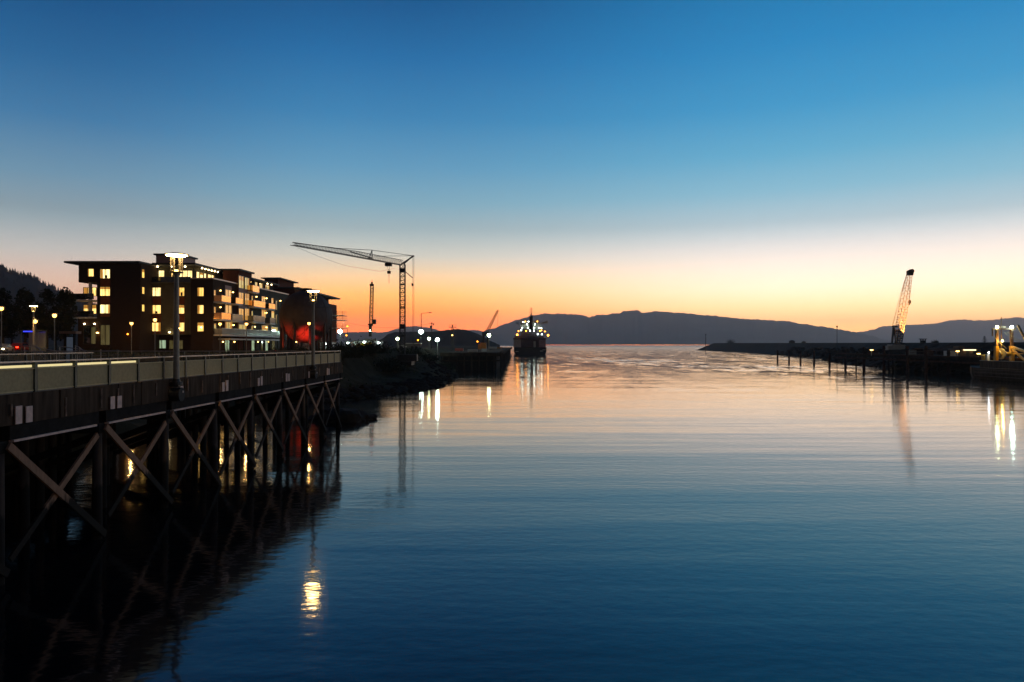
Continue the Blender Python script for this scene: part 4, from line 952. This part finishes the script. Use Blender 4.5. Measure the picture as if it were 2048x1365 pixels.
MB().tube((q.x, 262, zb-.3), (q.x, 262, q.z), .15, .12, 8).build('pole', PILE, g); z = at(863, 654, 262).z; MB().tube((q.x-.25, 261.6, z-.6), (q.x-.25, 261.6, z+.4), .36, .36, 10).build('transformer', BLACK, g)
MB().box(q.x-.9, q.x+.9, 261.85, 261.95, q.z-.5, q.z-.36).box(q.x+.4, q.x+.8, 261.8, 262.1, q.z-1.1, q.z-.6).build('crossarm', PILE, g)
q = at(905, 650, 300); g = thing('platform_mast', 'lattice mast with a railed platform on top beside the dark headland', 'mast', (q.x, 300, gz(q.x, 300)))
zt = at(905, 656, 300).z; MB().lattice((q.x, 300, gz(q.x, 300)-.2), (q.x, 300, zt), .9, .8, 14, .07, .05).build('mast', STEEL, g); mb = MB().box(q.x-1.4, q.x+1.6, 299, 301, zt, zt+.15)
for z in (.6, 1.2): mb.box(q.x-1.4, q.x+1.6, 298.98, 299.04, zt+z, zt+z+.06)
for xx in (-1.35, 0, 1.5): mb.box(q.x+xx, q.x+xx+.07, 299.05, 299.12, zt+.151, zt+1.3)
mb.box(q.x-.25, q.x+.25, 299.7, 300.3, zt+.152, zt+1.2); mb.build('platform', STEEL, g)
q = at(905, 671, 300); MB().box(q.x-.2, q.x+.2, 299.2, 299.4, q.z-.2, q.z+.2).build('lamp', SCON, g)
# power line
pa, pb = at(690, 645, 230), at(863, 646.5, 262); mb = MB()
mb.path([pa.lerp(pb, i/14)-V((0, 0, 2.2*4*(i/14)*(1-i/14)*.8)) for i in range(15)], .03, 3); tag(mb.build('power_cable', BLACK, origin=pa), 'thin sagging overhead cable between the red brick building and the dark pole', 'cable')
# yellow boom lift
q = at(728, 700, 170); yz = gz(q.x, 170); g = thing('boom_lift', 'bright yellow articulated boom lift parked among pale cabins', 'boom lift', (q.x, 170, yz))
def yp(px, py): p = at(px, py, 170); return V((p.x, 170, p.z))
MB().bar(yp(714, 691.5), yp(729, 689), .55, .55).bar(yp(728, 689.6), yp(743, 686), .5, .5).bar(yp(742, 686.2), yp(742.3, 691.5), .75, .62).build('boom', YELL, g)
MB().bar(yp(714.2, 691), yp(714.2, 697), .8, .8).bar(yp(716, 696.5), yp(726, 698), .9, .5).build('turntable', YELL, g)
MB().box(yp(713, 0).x, yp(727, 0).x, 169.2, 170.8, yz+.5, max(yz+.8, yp(713, 698).z-.3)).build('chassis', BLACK, g)
for s in (714.5, 725.5):
    for yy in (169.1, 170.9): MB().tube((yp(s, 0).x, yy-.15, yz+.45), (yp(s, 0).x, yy+.15, yz+.45), .45, .45, 12).build('wheel', RUBB, g)
q = yp(727.5, 686.8); MB().ball(q+V((0, -.5, 0)), .12, 8).build('work_lamp', SHIPW, g)
# cabins, trailer
def cabin(px0, px1, py0, py1, Y, dep, label, m, lamp=None, name='site_cabin', group='pale cabins in the work yard'):
    x0, x1 = at(px0, py0, Y).x, at(px1, py0, Y).x; zt = at(px0, py0, Y).z; zb = gz(x0, Y)-.1 if x0 < -10 else at(px0, py1, Y).z
    g = thing(name, label, 'cabin', ((x0+x1)/2, Y, zb), group)
    MB().box(x0, x1, Y, Y+dep, zb, zt).build('wall', m, g); MB().box(x0-.15, x1+.15, Y-.15, Y+dep+.15, zt+.002, zt+.14).build('roof', POST, g)
    w_ = x1-x0; MB().box(x0+w_*.12, x0+w_*.12+min(.9, w_*.3), Y-.04, Y-.003, zb+.1, zb+2.0).build('door', FRAME, g)
    MB().box(x0+w_*.55, x0+w_*.85, Y-.04, Y-.003, zb+1.1, zb+1.9).build('window', DARKGL, g)
    if lamp: MB().box((x0+x1)/2-.2, (x0+x1)/2+.2, Y-.3, Y-.05, zt-.45, zt-.15).build('lamp', lamp, g)
    return g
cabin(708, 750, 682.5, 700, 186, 4, 'long pale cabin behind the yellow boom lift', WHT, SHIPW)
cabin(755, 761, 684, 700, 190, 3, 'narrow bright white cabin right of the yellow boom lift', WHT, SHIPW)
cabin(640, 662, 686, 700, 160, 4, 'pale cabin half hidden behind the steel sphere', WHT, SHIPW)
cabin(690, 702, 684, 700, 192, 4, 'teal-lit cabin beneath the white floodlight beside the brick building', GLASSG, SHIPW)
q0, q1 = at(801, 690, 205), at(841, 690, 205); zb = gz(q0.x, 205); g = thing('box_trailer', 'long low box trailer with a pale roof edge under the floodlights', 'trailer', (q0.x, 205, zb))
MB().box(q0.x+1.4, q1.x, 205, 207.4, zb+1.0, q0.z+.3).build('box', GLASSG, g); MB().box(q0.x+1.3, q1.x+.1, 204.9, 207.5, q0.z+.302, q0.z+.5).build('roof_edge', WHT, g)
MB().box(q0.x-.6, q0.x+1.3, 205, 207.3, zb+.6, q0.z).build('cab', WHT, g)
for xx in (q0.x+.3, q1.x-1.2, q1.x-2.4): MB().tube((xx, 204.9, zb+.5), (xx, 205.2, zb+.5), .5, .5, 12).build('wheel', RUBB, g)
x0, x1 = at(956, 686, 300).x, at(972, 686, 300).x; zt = at(956, 686, 300).z; zb = at(956, 699, 300).z
g = thing('shipping_container', 'orange container standing upright on the quay under an orange lamp', 'container', (x0, 300, zb))
MB().box(x0+.9, x1, 300, 303, zb, zt).build('shell', ORNG, g); mb = MB()
for i in range(7): xx = x0+1.05+i*(x1-x0-1.1)/6.5; mb.box(xx, xx+.12, 299.93, 299.998, zb+.1, zt-.1)
mb.build('ribs', ORNG, g); MB().box(x0, x0+.85, 300.3, 302, zb, zt-.6).build('step_frame', ORNG, g); q = at(955, 683.5, 299.3); MB().ball(q, .25, 8).build('lamp', ORGL, g)
MB().tube((q.x, 299.6, zb), (q.x, 299.6, q.z+.2), .07, .07, 6).build('lamp_pole', BLACK, g)
# ------------------------------------------------------------------ left wharf
WX = -5.2; wf = thing('timber_wharf', 'long dark timber wharf running out along the left shore to the ship', 'wharf', (WX, 219, 0))
MB().box(-24, WX, 219, 660, 4.6, 5.6).build('deck', MUD, wf); MB().box(WX-.3, WX+.12, 219.5, 660, 5.602, 5.95).build('kerb', DARKT, wf)
MB().box(-23.5, WX-1.6, 223, 655, -2, 4.598).build('bulkhead', DARKT, wf)
for i in range(28):
    y = 219.6+i*(4 if i < 8 else 12)-(0 if i < 8 else 64); 
    MB().tube((WX-.1, y, -2.5), (WX-.1, y, 5.4), .24, .2, 8).build('pile', MUD, wf)
for i in range(8): x = WX-2.2-i*2.3; MB().tube((x, 219.1, -2.5), (x, 219.1, 5.0), .24, .2, 8).build('pile', MUD, wf)
MB().box(-24, WX+.02, 218.75, 219.0, 2.9, 3.25).box(-24, WX+.02, 218.72, 218.98, 4.5, 5.4).build('fender_waler', MUD, wf)
for px, py, Y, w_, h_, d_2, m, lab, nm in ((945, 697.5, 225, 3.0, .9, 2, GRYP, 'pale stack of planks near the end of the left wharf', 'plank_stack'), (968, 698, 232, 1.6, 1.1, 1.2, WHT, 'pale crate on the wharf under the greenish floodlight', 'crate'),
        (985, 690, 420, 5, 1.2, 3, WHT, 'pale crate on the far wharf near the ship', 'crate'), (997, 692, 430, 4, 1.0, 3, ORNG, 'orange crate on the far wharf near the ship', 'crate'), (918, 692, 260, 3, 1.1, 2, REDP, 'reddish crate left of the orange container', 'crate')):
    q = at(px, py, Y); zb = 5.6 if q.x > -24 else gz(q.x, Y); g = thing(nm, lab, 'crate' if nm == 'crate' else 'planks', (q.x, Y, zb), 'cargo lying on the left wharf'); mb = MB(); mb.box(q.x-w_/2, q.x+w_/2, Y, Y+d_2, zb+.15, zb+h_); mb.build('load', m, g)
    mb = MB(); [mb.box(q.x-w_/2+k*(w_-.3)/2, q.x-w_/2+k*(w_-.3)/2+.3, Y-.05, Y+d_2+.05, zb, zb+.148) for k in range(3)]; mb.build('skids', WOOD, g)
    mb = MB(); [mb.box(q.x-w_/2-.02, q.x+w_/2+.02, Y-.04, Y-.004, zb+.2+k*(h_-.4)/2, zb+.3+k*(h_-.4)/2) for k in range(3)]; mb.build('battens', m, g)
# ------------------------------------------------------------------ ship
SY = 569.0
def S(px, py): p = at(px, py, SY); return p.x, p.z
sx0, _ = S(1027.5, 700); sx1, _ = S(1094, 700); cxs = (sx0+sx1)/2
ship = thing('moored_ship', 'large dark-hulled ship seen from astern with lit decks at the wharf end', 'ship', (cxs, SY, 0))
def zs(py): return S(1060, py)[1]
hw = (sx1-sx0)/2
def sec(y, k, zt): return [V((cxs+hw*k*u, y, z)) for u, z in ((-.72,-2),(-.92,.4),(-1,2.5),(-1,zt),(1,zt),(1,2.5),(.92,.4),(.72,-2))]
MB().loft([sec(SY, .97, zs(695)), sec(SY+10, 1, zs(695)), sec(SY+70, 1, zs(695)), sec(SY+92, .6, zs(694)), sec(SY+104, .05, zs(692))]).build('hull', HULL, ship)
zt1, zd = zs(695)+.002, zs(679)
def bx(name, p0, p1, q0, q1, y0, y1, m, par=ship): x0, z1 = S(p0, q0); x1, z0_ = S(p1, q1); return MB().box(x0, x1, SY+y0, SY+y1, max(z0_, zt1) if q1 > 690 else z0_, z1).build(name, m, par)
bx('side_house', 1027, 1042, 679.5, 695, 0, 60, SUPER); bx('side_house', 1078, 1091.5, 680, 695, 0, 60, SUPERP)
bx('stern_wall', 1042.05, 1077.95, 680, 695, 1.2, 60, REDD); bx('stern_door', 1067, 1071.5, 683, 695, .9, 1.19, CREAM)
bx('tow_deck', 1026.5, 1092.5, 676, 679.45, -.5, 62, SUPERD); bx('deck_house', 1029, 1088, 672.5, 675.9, 3, 55, SUPERD)
bx('winch_house', 1041, 1074, 660, 672.4, 4, 30, SUPERD)
for p0, p1, q0, q1, m in ((1040, 1086, 656, 660, SUPER), (1042, 1084, 650.5, 655.9, SUPER), (1042, 1082, 644, 650.4, SUPER), (1041, 1081, 639, 643.9, SUPER)):
    bx('house_tier', p0, p1, q0, q1, 30+(1 if q0 < 655 else 0), 52, m)
for p0, p1, q in ((1038, 1088, 655.9), (1040, 1087, 650.4), (1030, 1094, 643.9)): bx('deck_edge', p0, p1, q-.7, q, 28.4, 29.9, SUPER)
bx('funnel', 1060, 1067, 630, 659, 26, 28.3, HULL)
mx = S(1063.7, 630)[0]; mb = MB(); mb.tube((mx, SY+27, zs(630)), (mx, SY+27, zs(612)), .35, .15, 6)
for q_, hw_ in ((614, 1.3), (617, 1.6), (621.5, 1.7), (625.5, 1.5), (628, 1.2)): mb.box(mx-hw_, mx+hw_, SY+26.8, SY+27.2, zs(q_)-.12, zs(q_)+.12)
mb.bar((mx-1.2, SY+27, zs(630)), (mx, SY+27, zs(623)), .2); mb.bar((mx+1.2, SY+27, zs(630)), (mx, SY+27, zs(623)), .2); mb.build('mast', SUPERD, ship)
mb = MB(); 
for px, q_ in ((1043, 632), (1052, 634)): x, z = S(px, q_); mb.tube((x, SY+35, zs(640)), (x, SY+35, z), .25 if px == 1043 else .12, .1, 5)
mb.build('antenna', SUPERD, ship)
mb = MB(); x0, z0_ = S(1084, 645.5); x1, z1 = S(1097, 642); mb.bar((x0, SY+27.5, z0_), (x1, SY+27.5, z1), 1.2, 1.4); mb.box(x1-.8, x1+.6, SY+27, SY+28, z1-1.2, z1+.9); mb.build('crane_arm', CREAM, ship)
mb = MB(); x0, z0_ = S(1031, 642.5); x1, z1 = S(1039, 648); mb.bar((x0, SY+27.5, z0_), (x1, SY+27.5, z1), .5); mb.bar((x0+.4, SY+27.5, z0_-.9), (x1, SY+27.5, z1-.8), .4); mb.build('crane_arm', CREAM, ship)
def slamp(px, py, y, m, r): x, z = S(px, py); MB().ball((x, SY+y, z), r, 8).build('deck_lamp', m, ship)
for px, py in ((1045, 654.5), (1057, 654.5), (1070, 654.5), (1080, 654.8), (1085, 654.8), (1055, 647.3), (1071.5, 647.5), (1047, 642.5), (1058, 641.5), (1076, 669), (1084, 669), (1042.5, 660.8), (1060, 661.5), (1068, 661.5)): slamp(px, py, 27.6 if py < 660 else 2.6, SHIPW, .34)
for px, py, r in ((1034.5, 670, .62), (1096, 671, .72)): slamp(px, py, -1.0, SHIPO, r)
for px, py in ((1037, 662.3), (1090, 663.3), (1052.5, 662.2), (1080, 662.5), (1076.5, 641), (1051, 641), (1083, 661)): slamp(px, py, 3.0 if py > 655 else 27.4, SHIPO, .36)
for px, py in ((1052.5, 709), (1061.5, 711.5)): pass
for px, py in ((1034, 703.5), (1088, 700), (1083, 702.5)): x, z = S(px, py); MB().box(x-1.2, x+1.2, SY-.5, SY-.1, z-.3, z+.3).build('stern_fender', CREAM, ship)
# ------------------------------------------------------------------ right wharf
rw = thing('timber_wharf', 'low reddish timber wharf along the foot of the right breakwater', 'wharf', (124, 200, 0))
MB().box(113.9, 139, 120, 256, 4.0, 4.75).build('deck', MUD, rw); MB().box(113.7, 114.15, 120, 256, 4.752, 5.05).build('kerb', RUSTP, rw)
MB().box(113.68, 113.88, 120, 256, 3.2, 3.7).build('waler', RUSTP, rw)
for i in range(11): MB().tube((116.5+(i%2)*5, 126+i*12, -2.4), (116.5+(i%2)*5, 126+i*12, 3.99), .26, .24, 8).build('pile', MUD, rw)
ords = ['first', 'second', 'third', 'fourth', 'fifth', 'sixth', 'seventh', 'eighth', 'ninth', 'tenth', 'eleventh']
for i, (px, py, top) in enumerate(((1555, 722, 707), (1578, 723.5, 707), (1601, 725, 706), (1628, 727, 705), (1659, 730, 703), (1691, 733.5, 700), (1728, 738, 694.5), (1768, 741, 692), (1815, 745.5, 693), (1852, 749, 692), (1897, 749, 700))):
    q = az(px, py, 0); z = at(px, top, q.y).z; g = thing('fender_pile', 'dark fender pile in the water, %s from the far end of the right wharf' % ords[i], 'pile', (q.x, q.y, 0), 'fender piles along the right wharf')
    mb = MB(); rr = .30
    for a in range(3): mb.tube((q.x+.25*math.cos(a*2.1), q.y+.25*math.sin(a*2.1), -2.5), (q.x+.18*math.cos(a*2.1), q.y+.18*math.sin(a*2.1), max(z, 5.4)), rr*.85, rr*.75, 9)
    mb.build('shaft', RUSTP, g); MB().tube((q.x, q.y, max(z, 5.4)-1.0), (q.x, q.y, max(z, 5.4)-.8), rr*1.75, rr*1.75, 12).build('binding', DARKT, g)
# right crane
CY = 245.0; D5 = 4.75
def Q(px, py, Y=CY): p = at(px, py, Y); return V((p.x, Y, p.z))
q = Q(1790, 700); rc = thing('crawler_crane', 'crane with tall tan lattice boom on the right wharf', 'crane', (q.x, CY, D5))
MB().lattice(Q(1794, 688), Q(1818.5, 551), 1.0, 1.35, 26, .08, .045, mid=2.0).build('boom', TANCR, rc)
hq = Q(1819.5, 546); MB().box(hq.x-.85, hq.x+.95, CY-.6, CY+.6, hq.z-.9, hq.z+.75).tube((hq.x+.5, CY-.7, hq.z+.5), (hq.x+.5, CY+.7, hq.z+.5), .75, .75, 12).build('boom_head', BLACK, rc)
MB().lattice(Q(1796, 690), Q(1800, 660), 1.6, 1.9, 7, .12, .08).box(Q(1793, 0).x, Q(1803, 0).x, CY-.8, CY+.8, Q(0, 665).z, Q(0, 661).z).build('boom_foot', STEEL, rc)
MB().bar(Q(1784, 688), Q(1787, 655), .5, .5).bar(Q(1791, 689), Q(1788, 655), .3, .3).box(Q(1783, 0).x, Q(1792.5, 0).x, CY-.5, CY+.5, Q(0, 655).z, Q(0, 652.5).z).build('gantry', STEEL, rc)
MB().path([Q(1784.5, 653), Q(1797, 603), Q(1806, 570), Q(1816, 544)], .05, 4).path([Q(1784.8, 653, CY+.8), Q(1816.2, 544, CY+.8)], .04, 4).build('pendant_ropes', TANCR, rc)
hk = Q(1819, 604); MB().tube((hk.x, CY, hk.z+.5), (hk.x+.05, CY, hq.z-.9), .06, .06, 4).build('hoist_rope', TANCR, rc)
MB().prism([(hk.x-.38, CY-.3), (hk.x+.38, CY-.3), (hk.x+.3, CY+.3), (hk.x-.3, CY+.3)], hk.z-.6, hk.z+.5).tube((hk.x, CY, hk.z-1.2), (hk.x, CY, hk.z-.6), .14, .2, 8).build('hook_block', BROWNG, rc)
wl = Q(1800, 688); wl.y = CY-2.2
MB().box(wl.x-.25, wl.x+.25, wl.y-.2, wl.y+.2, wl.z-.2, wl.z+.2).build('work_lamp', BLACK, rc)  # housing and spot below are added to light the boom warmly
l = bpy.data.lights.new('beam', 'SPOT'); l.energy = 60000; l.color = (1, .62, .28); l.spot_size = math.radians(34); l.spot_blend = .6; l.shadow_soft_size = .2
lo = bpy.data.objects.new('beam', l); col.objects.link(lo); lo.parent = rc; lo.location = wl+V((0, -.3, .3))-rc.location
lo.rotation_euler = (Q(1812, 590)-wl).to_track_quat('-Z', 'Y').to_euler()
x0, x1 = Q(1770, 0).x, Q(1803, 0).x
MB().box(x0+1.2, x1-1.2, CY-1.6, CY+1.6, Q(0, 699.5).z, Q(0, 689.5).z).box(x0, x0+1.19, CY-1.5, CY+1.5, Q(0, 700.5).z, Q(0, 692).z).build('machine_house', CREAM, rc)
MB().box(x1-1.19, x1, CY-1.7, CY-.2, Q(0, 699).z, Q(0, 690).z).build('cab', CREAM, rc)
for s in (-2, 1.2): MB().box(x0+.2, x1-.2, CY+s, CY+s+.9, D5, max(D5+.9, Q(0, 699.6).z)).build('track', RUBB, rc)
for px, py, lab in ((1743, 700.5, 'small yellow lamp on a post left of the right-hand crane'), (1915, 703, 'yellow lamp on a post beside the white container'), (1957, 708, 'yellow lamp on a post by the trawler stern')):
    Y = 215 if px < 1800 else 195; q = at(px, py, Y); g = thing('wharf_lamp', lab, 'lamp', (q.x, Y, D5), 'yellow lamps on the right wharf')
    MB().tube((q.x, Y+.1, D5), (q.x, Y+.1, q.z+.2), .09, .07, 6).build('post', CREAM, g); MB().box(q.x-.36, q.x+.36, Y-.25, Y+.1, q.z-.1, q.z+.12).build('lamp', SCON, g); MB().box(q.x-.42, q.x+.42, Y-.3, Y+.2, q.z+.121, q.z+.2).build('hood', BLACK, g)
def wbox(px0, px1, py0, Y, dep, name, lab, cat, m, roof=True, grp=None):
    x0, x1 = at(px0, py0, Y).x, at(px1, py0, Y).x; zt = at(px0, py0, Y).z; g = thing(name, lab, cat, ((x0+x1)/2, Y, D5), grp)
    MB().box(x0, x1, Y, Y+dep, D5, zt).build('wall' if roof else 'shell', m, g)
    if roof: MB().box(x0-.3, x1+.3, Y-.4, Y+dep+.3, zt+.002, zt+.2).build('roof', ROOF, g)
    return g, x0, x1, zt
g, x0, x1, zt = wbox(1900, 1912, 702.5, 200, 3, 'storage_container', 'white container standing on the right wharf left of the lit shed', 'container', WHT, False)
mb = MB(); [mb.box(x0+.12+i*.25, x0+.2+i*.25, 199.94, 199.998, D5+.1, zt-.1) for i in range(int((x1-x0-.2)/.25))]; mb.build('ribs', WHT, g)
g, x0, x1, zt = wbox(1918, 1962, 698.5, 204, 5, 'wharf_shed', 'low brown shed with a lit strip lamp under its eave', 'shed', BROWNG)
MB().box(x0+1.2, x0+4.6, 203.6, 203.9, zt-.35, zt-.2).build('strip_lamp', E('strip_lamp_glow', lin(255, 235, 180), 5), g)
MB().box(x0+2, x0+2.9, 203.96, 203.998, D5+.05, D5+1.8).build('door', FRAME, g); MB().box(x0+4, x0+5.5, 203.96, 203.998, D5+.7, D5+1.5).build('window', DARKGL, g)
MB().box(x0+.2, x0+1.8, 204.5, 207, zt+.202, zt+.9).build('roof_hatch', BROWNG, g)
for px, w_, Y, h_, m, lab in ((1826, 2.2, 225, 1.6, CREAM, 'pale crate stacked behind a tall fender pile, right of the crane'), (1838, 2.6, 228, 2.1, RUSTP, 'rust-brown crate on the right wharf below the gate tower'), (1860, 2.0, 215, 1.5, RUSTP, 'low brown crate on the wharf between two tall fender piles'), (1748, 3.0, 246, 1.3, RUSTP, 'flat brown crate on the far part of the right wharf')):
    q = at(px, 700, Y); g = thing('crate', lab, 'crate', (q.x, Y, D5), 'crates on the right wharf'); MB().box(q.x-w_/2, q.x+w_/2, Y, Y+1.5, D5, D5+h_).build('body', m, g)
    mb = MB(); [mb.box(q.x-w_/2-.03, q.x+w_/2+.03, Y-.04, Y-.003, D5+.1+k*(h_-.3)/2, D5+.25+k*(h_-.3)/2) for k in range(3)]; mb.build('battens', WOOD, g)
# things on the breakwater
def Zr(x, y): return zR(x, y)
q = at(1848, 679, 290); zb = Zr(q.x, 290); g = thing('lookout_tower', 'small dark open-topped hut tower on the right breakwater', 'tower', (q.x, 290, zb)); zt = q.z
mb = MB(); [mb.box(q.x+xx, q.x+xx+.25, 290+yy, 290+yy+.25, zb-1.2, zt) for xx in (-.8, .55) for yy in (0, 1.2)]; mb.build('posts', DARKT, g)
MB().box(q.x-1.1, q.x+1.1, 289.7, 291.8, zt+.002, zt+.25).build('roof', DARKT, g); MB().box(q.x-.78, q.x+.78, 290.26, 291.1, zb-1, zb+.9).build('cabin', DARKT, g)
q = at(1674, 655, 420); zb = Zr(q.x, 420); g = thing('light_pole', 'thin dark light pole standing alone on the right breakwater', 'pole', (q.x, 420, zb)); MB().tube((q.x, 420, zb-.5), (q.x, 420, q.z), .22, .14, 8).build('pole', STEEL, g); MB().box(q.x-.35, q.x+.35, 419.7, 420.3, q.z+.002, q.z+.9).build('lamp_head', STEEL, g)
q = at(1585, 683, 720); zb = Zr(q.x, 720); g = thing('hut', 'small dark hut with pitched roof on the right breakwater', 'hut', (q.x, 720, zb)); MB().box(q.x-2.4, q.x+2.4, 720, 723, zb-.5, q.z).build('wall', DARKT, g)
MB().add([(q.x-3, 719.5, q.z+.002), (q.x+3, 719.5, q.z+.002), (q.x+3, 723.5, q.z+.002), (q.x-3, 723.5, q.z+.002), (q.x-.8, 721.5, q.z+1.2), (q.x+.8, 721.5, q.z+1.2)], [(3,2,1,0),(0,1,5,4),(1,2,5),(2,3,4,5),(3,0,4)]).build('roof', ROOF, g)
for px, Y, wd, lab in ((1463, 950, 8.0, 'bare rounded bush near the tip of the right breakwater'), (1873, 300, 1.7, 'small scrubby bush on the breakwater right of the hut tower'), (1607, 700, 3.0, 'tiny scrubby bush right of the pitched hut')):
    q = at(px, 690, Y); zb = Zr(q.x, Y)
    shrub('scrub_bush', lab, [(q.x+R.gauss(0, .22)*wd, Y+R.gauss(0, .2)*wd, zb-.3, wd*.62) for _ in range(5)], LEAFD, 'bush', 'scrub on the right breakwater')
q = at(1969, 672, 330); zb = Zr(q.x, 330); g = thing('conifer_tree', 'small dark conifer on the breakwater left of the trawler', 'tree', (q.x, 330, zb)); MB().tube((q.x, 330, zb-.4), (q.x, 330, q.z), .14, .03, 6).build('trunk', BARK, g)
mb = MB(); hh = q.z-zb
for k in range(420):
    u = R.random(); a = R.uniform(0, 6.28); r_ = (1.5*(1-u)+.12)*R.uniform(.4, 1)*(1.25 if int(u*7) % 2 else .75); p = V((q.x+math.cos(a)*r_, 330+math.sin(a)*r_, zb+.3+u*(hh-.4)))
    d = V((math.cos(a), math.sin(a), -.25))*.35; s = V((-math.sin(a), math.cos(a), 0))*.12; mb.add([p-s, p+s, p+d], [(0,1,2)])
mb.build('crown', LEAFD, g)
q = at(1411.5, 670, 900); g = thing('channel_beacon', 'thin far beacon pole past the breakwater tip', 'beacon', (q.x, 900, 0)); MB().tube((q.x, 900, -2), (q.x, 900, q.z), .5, .35, 6).build('pole', STEEL, g); MB().box(q.x-.8, q.x+.8, 899.6, 900.4, q.z+.002, q.z+1).build('lantern', STEEL, g)
# ------------------------------------------------------------------ trawler
tw = thing('fishing_trawler', 'dark fishing trawler with yellow floodlit stern gantry and net drum', 'boat', (109, 150, 0))
TX, TW = 110.9, 2.9
def tsec(y, k, zt): return [V((TX+TW*k*u, y, z)) for u, z in ((-.35,-1.6),(-.8,-.2),(-1,1.2),(-1.04,zt),(1.04,zt),(1,1.2),(.8,-.2),(.35,-1.6))]
MB().loft([tsec(172, .72, 3.0), tsec(170.5, .92, 2.7), tsec(165, 1, 2.6), tsec(150, 1.02, 2.7), tsec(138, .85, 3.4), tsec(130, .15, 4.6)]).build('hull', HULLB, tw)
MB().box(TX-TW*1.05, TX-TW*1.05+.14, 140, 167, 2.70, 4.3).build('bulwark', HULLB, tw); MB().box(TX-TW*1.05-.06, TX-TW*1.05+.2, 140, 167, 4.302, 4.42).build('rail_cap', CREAM, tw)
mb = MB()
for z in (.7, 1.5, 2.2): mb.box(TX-TW*1.055-.05, TX-TW*1.055+.02, 140, 169, z, z+.14)
mb.build('rubbing_strake', BROWNG, tw)
def T(px, py, Y): p = at(px, py, Y); return V((p.x, Y, p.z))
GYY = 163.5; gx0, gx1 = T(1990, 0, GYY).x, T(2021, 0, GYY).x; gz0, gzt, gzm = 3.0, T(0, 660, GYY).z, T(0, 693, GYY).z
MB().bar((gx0-.1, GYY, gz0), (gx0+.05, GYY, gzm), .75, .7).bar((gx1, GYY, gz0), (gx1, GYY, gzm), .75, .7).build('gantry_leg', GANTRY, tw)['label'] = 'yellow lower legs of the gantry'
MB().bar((gx0+.05, GYY, gzm), (gx0+.2, GYY, gzt), .55, .5).bar((gx1, GYY, gzm), (gx1-.05, GYY, gzt), .55, .5).build('gantry_post', BROWNG, tw)
MB().box(gx0-.9, gx1+.9, GYY-.2, GYY+.2, gzt+.002, gzt+.3).box(gx0-.9, gx0-.8, GYY-.2, GYY+.2, gzt-1.5, gzt).build('gantry_beam', BROWNG, tw)
zc = T(0, 708, GYY).z; MB().tube((gx0+.5, GYY, zc), (gx1-.45, GYY, zc), .45, .45, 14).build('net_drum', GANTRY, tw)
MB().tube((gx0+.9, GYY-.05, zc), (gx0+1.05, GYY, zc), 1.25, 1.25, 20).tube((gx0+1.35, GYY-.05, zc), (gx0+2.0, GYY, zc), .8, .65, 16).tube((gx0+.38, GYY, zc), (gx0+.7, GYY, zc), .75, .8, 16).build('drum_flange', CREAM, tw)
mp = T(2006, 634, GYY); MB().tube((mp.x, GYY+.6, gz0), (mp.x, GYY+.6, mp.z), .14, .07, 8).build('mast', BROWNG, tw)
MB().box(mp.x-1.0, mp.x+1.0, GYY+.5, GYY+.7, T(0, 659, GYY).z+.35, T(0, 657, GYY).z+.45).build('mast_crosstree', BROWNG, tw)
for px in (1994, 2023.5):
    q = T(px, 655.5, GYY-.4); MB().ball((q.x, GYY-.45, q.z+.1), .30, 10).build('floodlight', FLOOD if px > 2000 else FLOODW, tw)
MB().bar(T(2024, 694, 162), T(2062, 708, 150), .45, .45).bar(T(2026, 700, 162), T(2050, 722, 155), .35, .35).bar(T(2026, 708, 162), T(2048, 708, 155), .2, .2).build('strut', GANTRY, tw)
MB().bar(T(2036, 652, 158), T(2062, 700, 150), .4, .4).build('derrick', TANCR, tw)
def sag(a, c, s, n=10): return [a.lerp(c, i/n)-V((0, 0, s*4*(i/n)*(1-i/n))) for i in range(n+1)]
mb = MB(); mb.path(sag(T(2009, 665, 163), T(2056, 682, 152), .9), .05, 4); mb.path(sag(T(2014, 663, 163), T(2056, 679, 152), .9), .05, 4); mb.path(sag(T(1985, 670, 163), T(2014, 698, 163), .2), .03, 4); mb.build('rigging_rope', ROPE, tw)
q = T(1966, 710, 168); MB().box(q.x-.2, q.x+.35, 167.5, 168.3, 2.9, q.z-.2).box(q.x-.9, q.x+1.0, 167.3, 168.5, q.z-.198, q.z+.05).build('stern_roller', GANTRY, tw)
q = T(1975, 713, 167); MB().box(q.x-.25, q.x+.3, 166.7, 167.3, 2.8, q.z+.5).build('bollard', WHT, tw); MB().ball((q.x-.1, 166.4, q.z+.9), .14, 8).build('work_lamp', E('work_lamp_glow', lin(235, 245, 255), 60), tw)
MB().box(TX-1.9, TX+1.9, 138, 149, 2.9, 7.2).build('wheelhouse', CREAM, tw); MB().box(TX-2.2, TX+2.2, 137.6, 149.4, 7.202, 7.4).build('wheelhouse_roof', GREENM, tw)
q = T(1988, 722, 163); MB().box(gx0-.5, gx1+.9, GYY-.9, GYY+.9, 2.702, 3.0).build('gantry_base', GANTRY, tw)
MB().ball((gx0+.6, GYY-1.2, gzm+1.2), .14, 8).build('deck_lamp', E('deck_lamp_glow', lin(255, 200, 90), 700), tw)
#@@END
sc.view_settings.view_transform = 'Standard'; sc.view_settings.look = 'None'; sc.view_settings.exposure = 0; sc.view_settings.gamma = 1
cy = sc.cycles
cy.use_denoising = True; cy.max_bounces = 6; cy.diffuse_bounces = 2; cy.glossy_bounces = 4; cy.transmission_bounces = 4
cy.volume_bounces = 1; cy.caustics_reflective = False; cy.caustics_refractive = False; cy.sample_clamp_indirect = 6; cy.use_light_tree = True
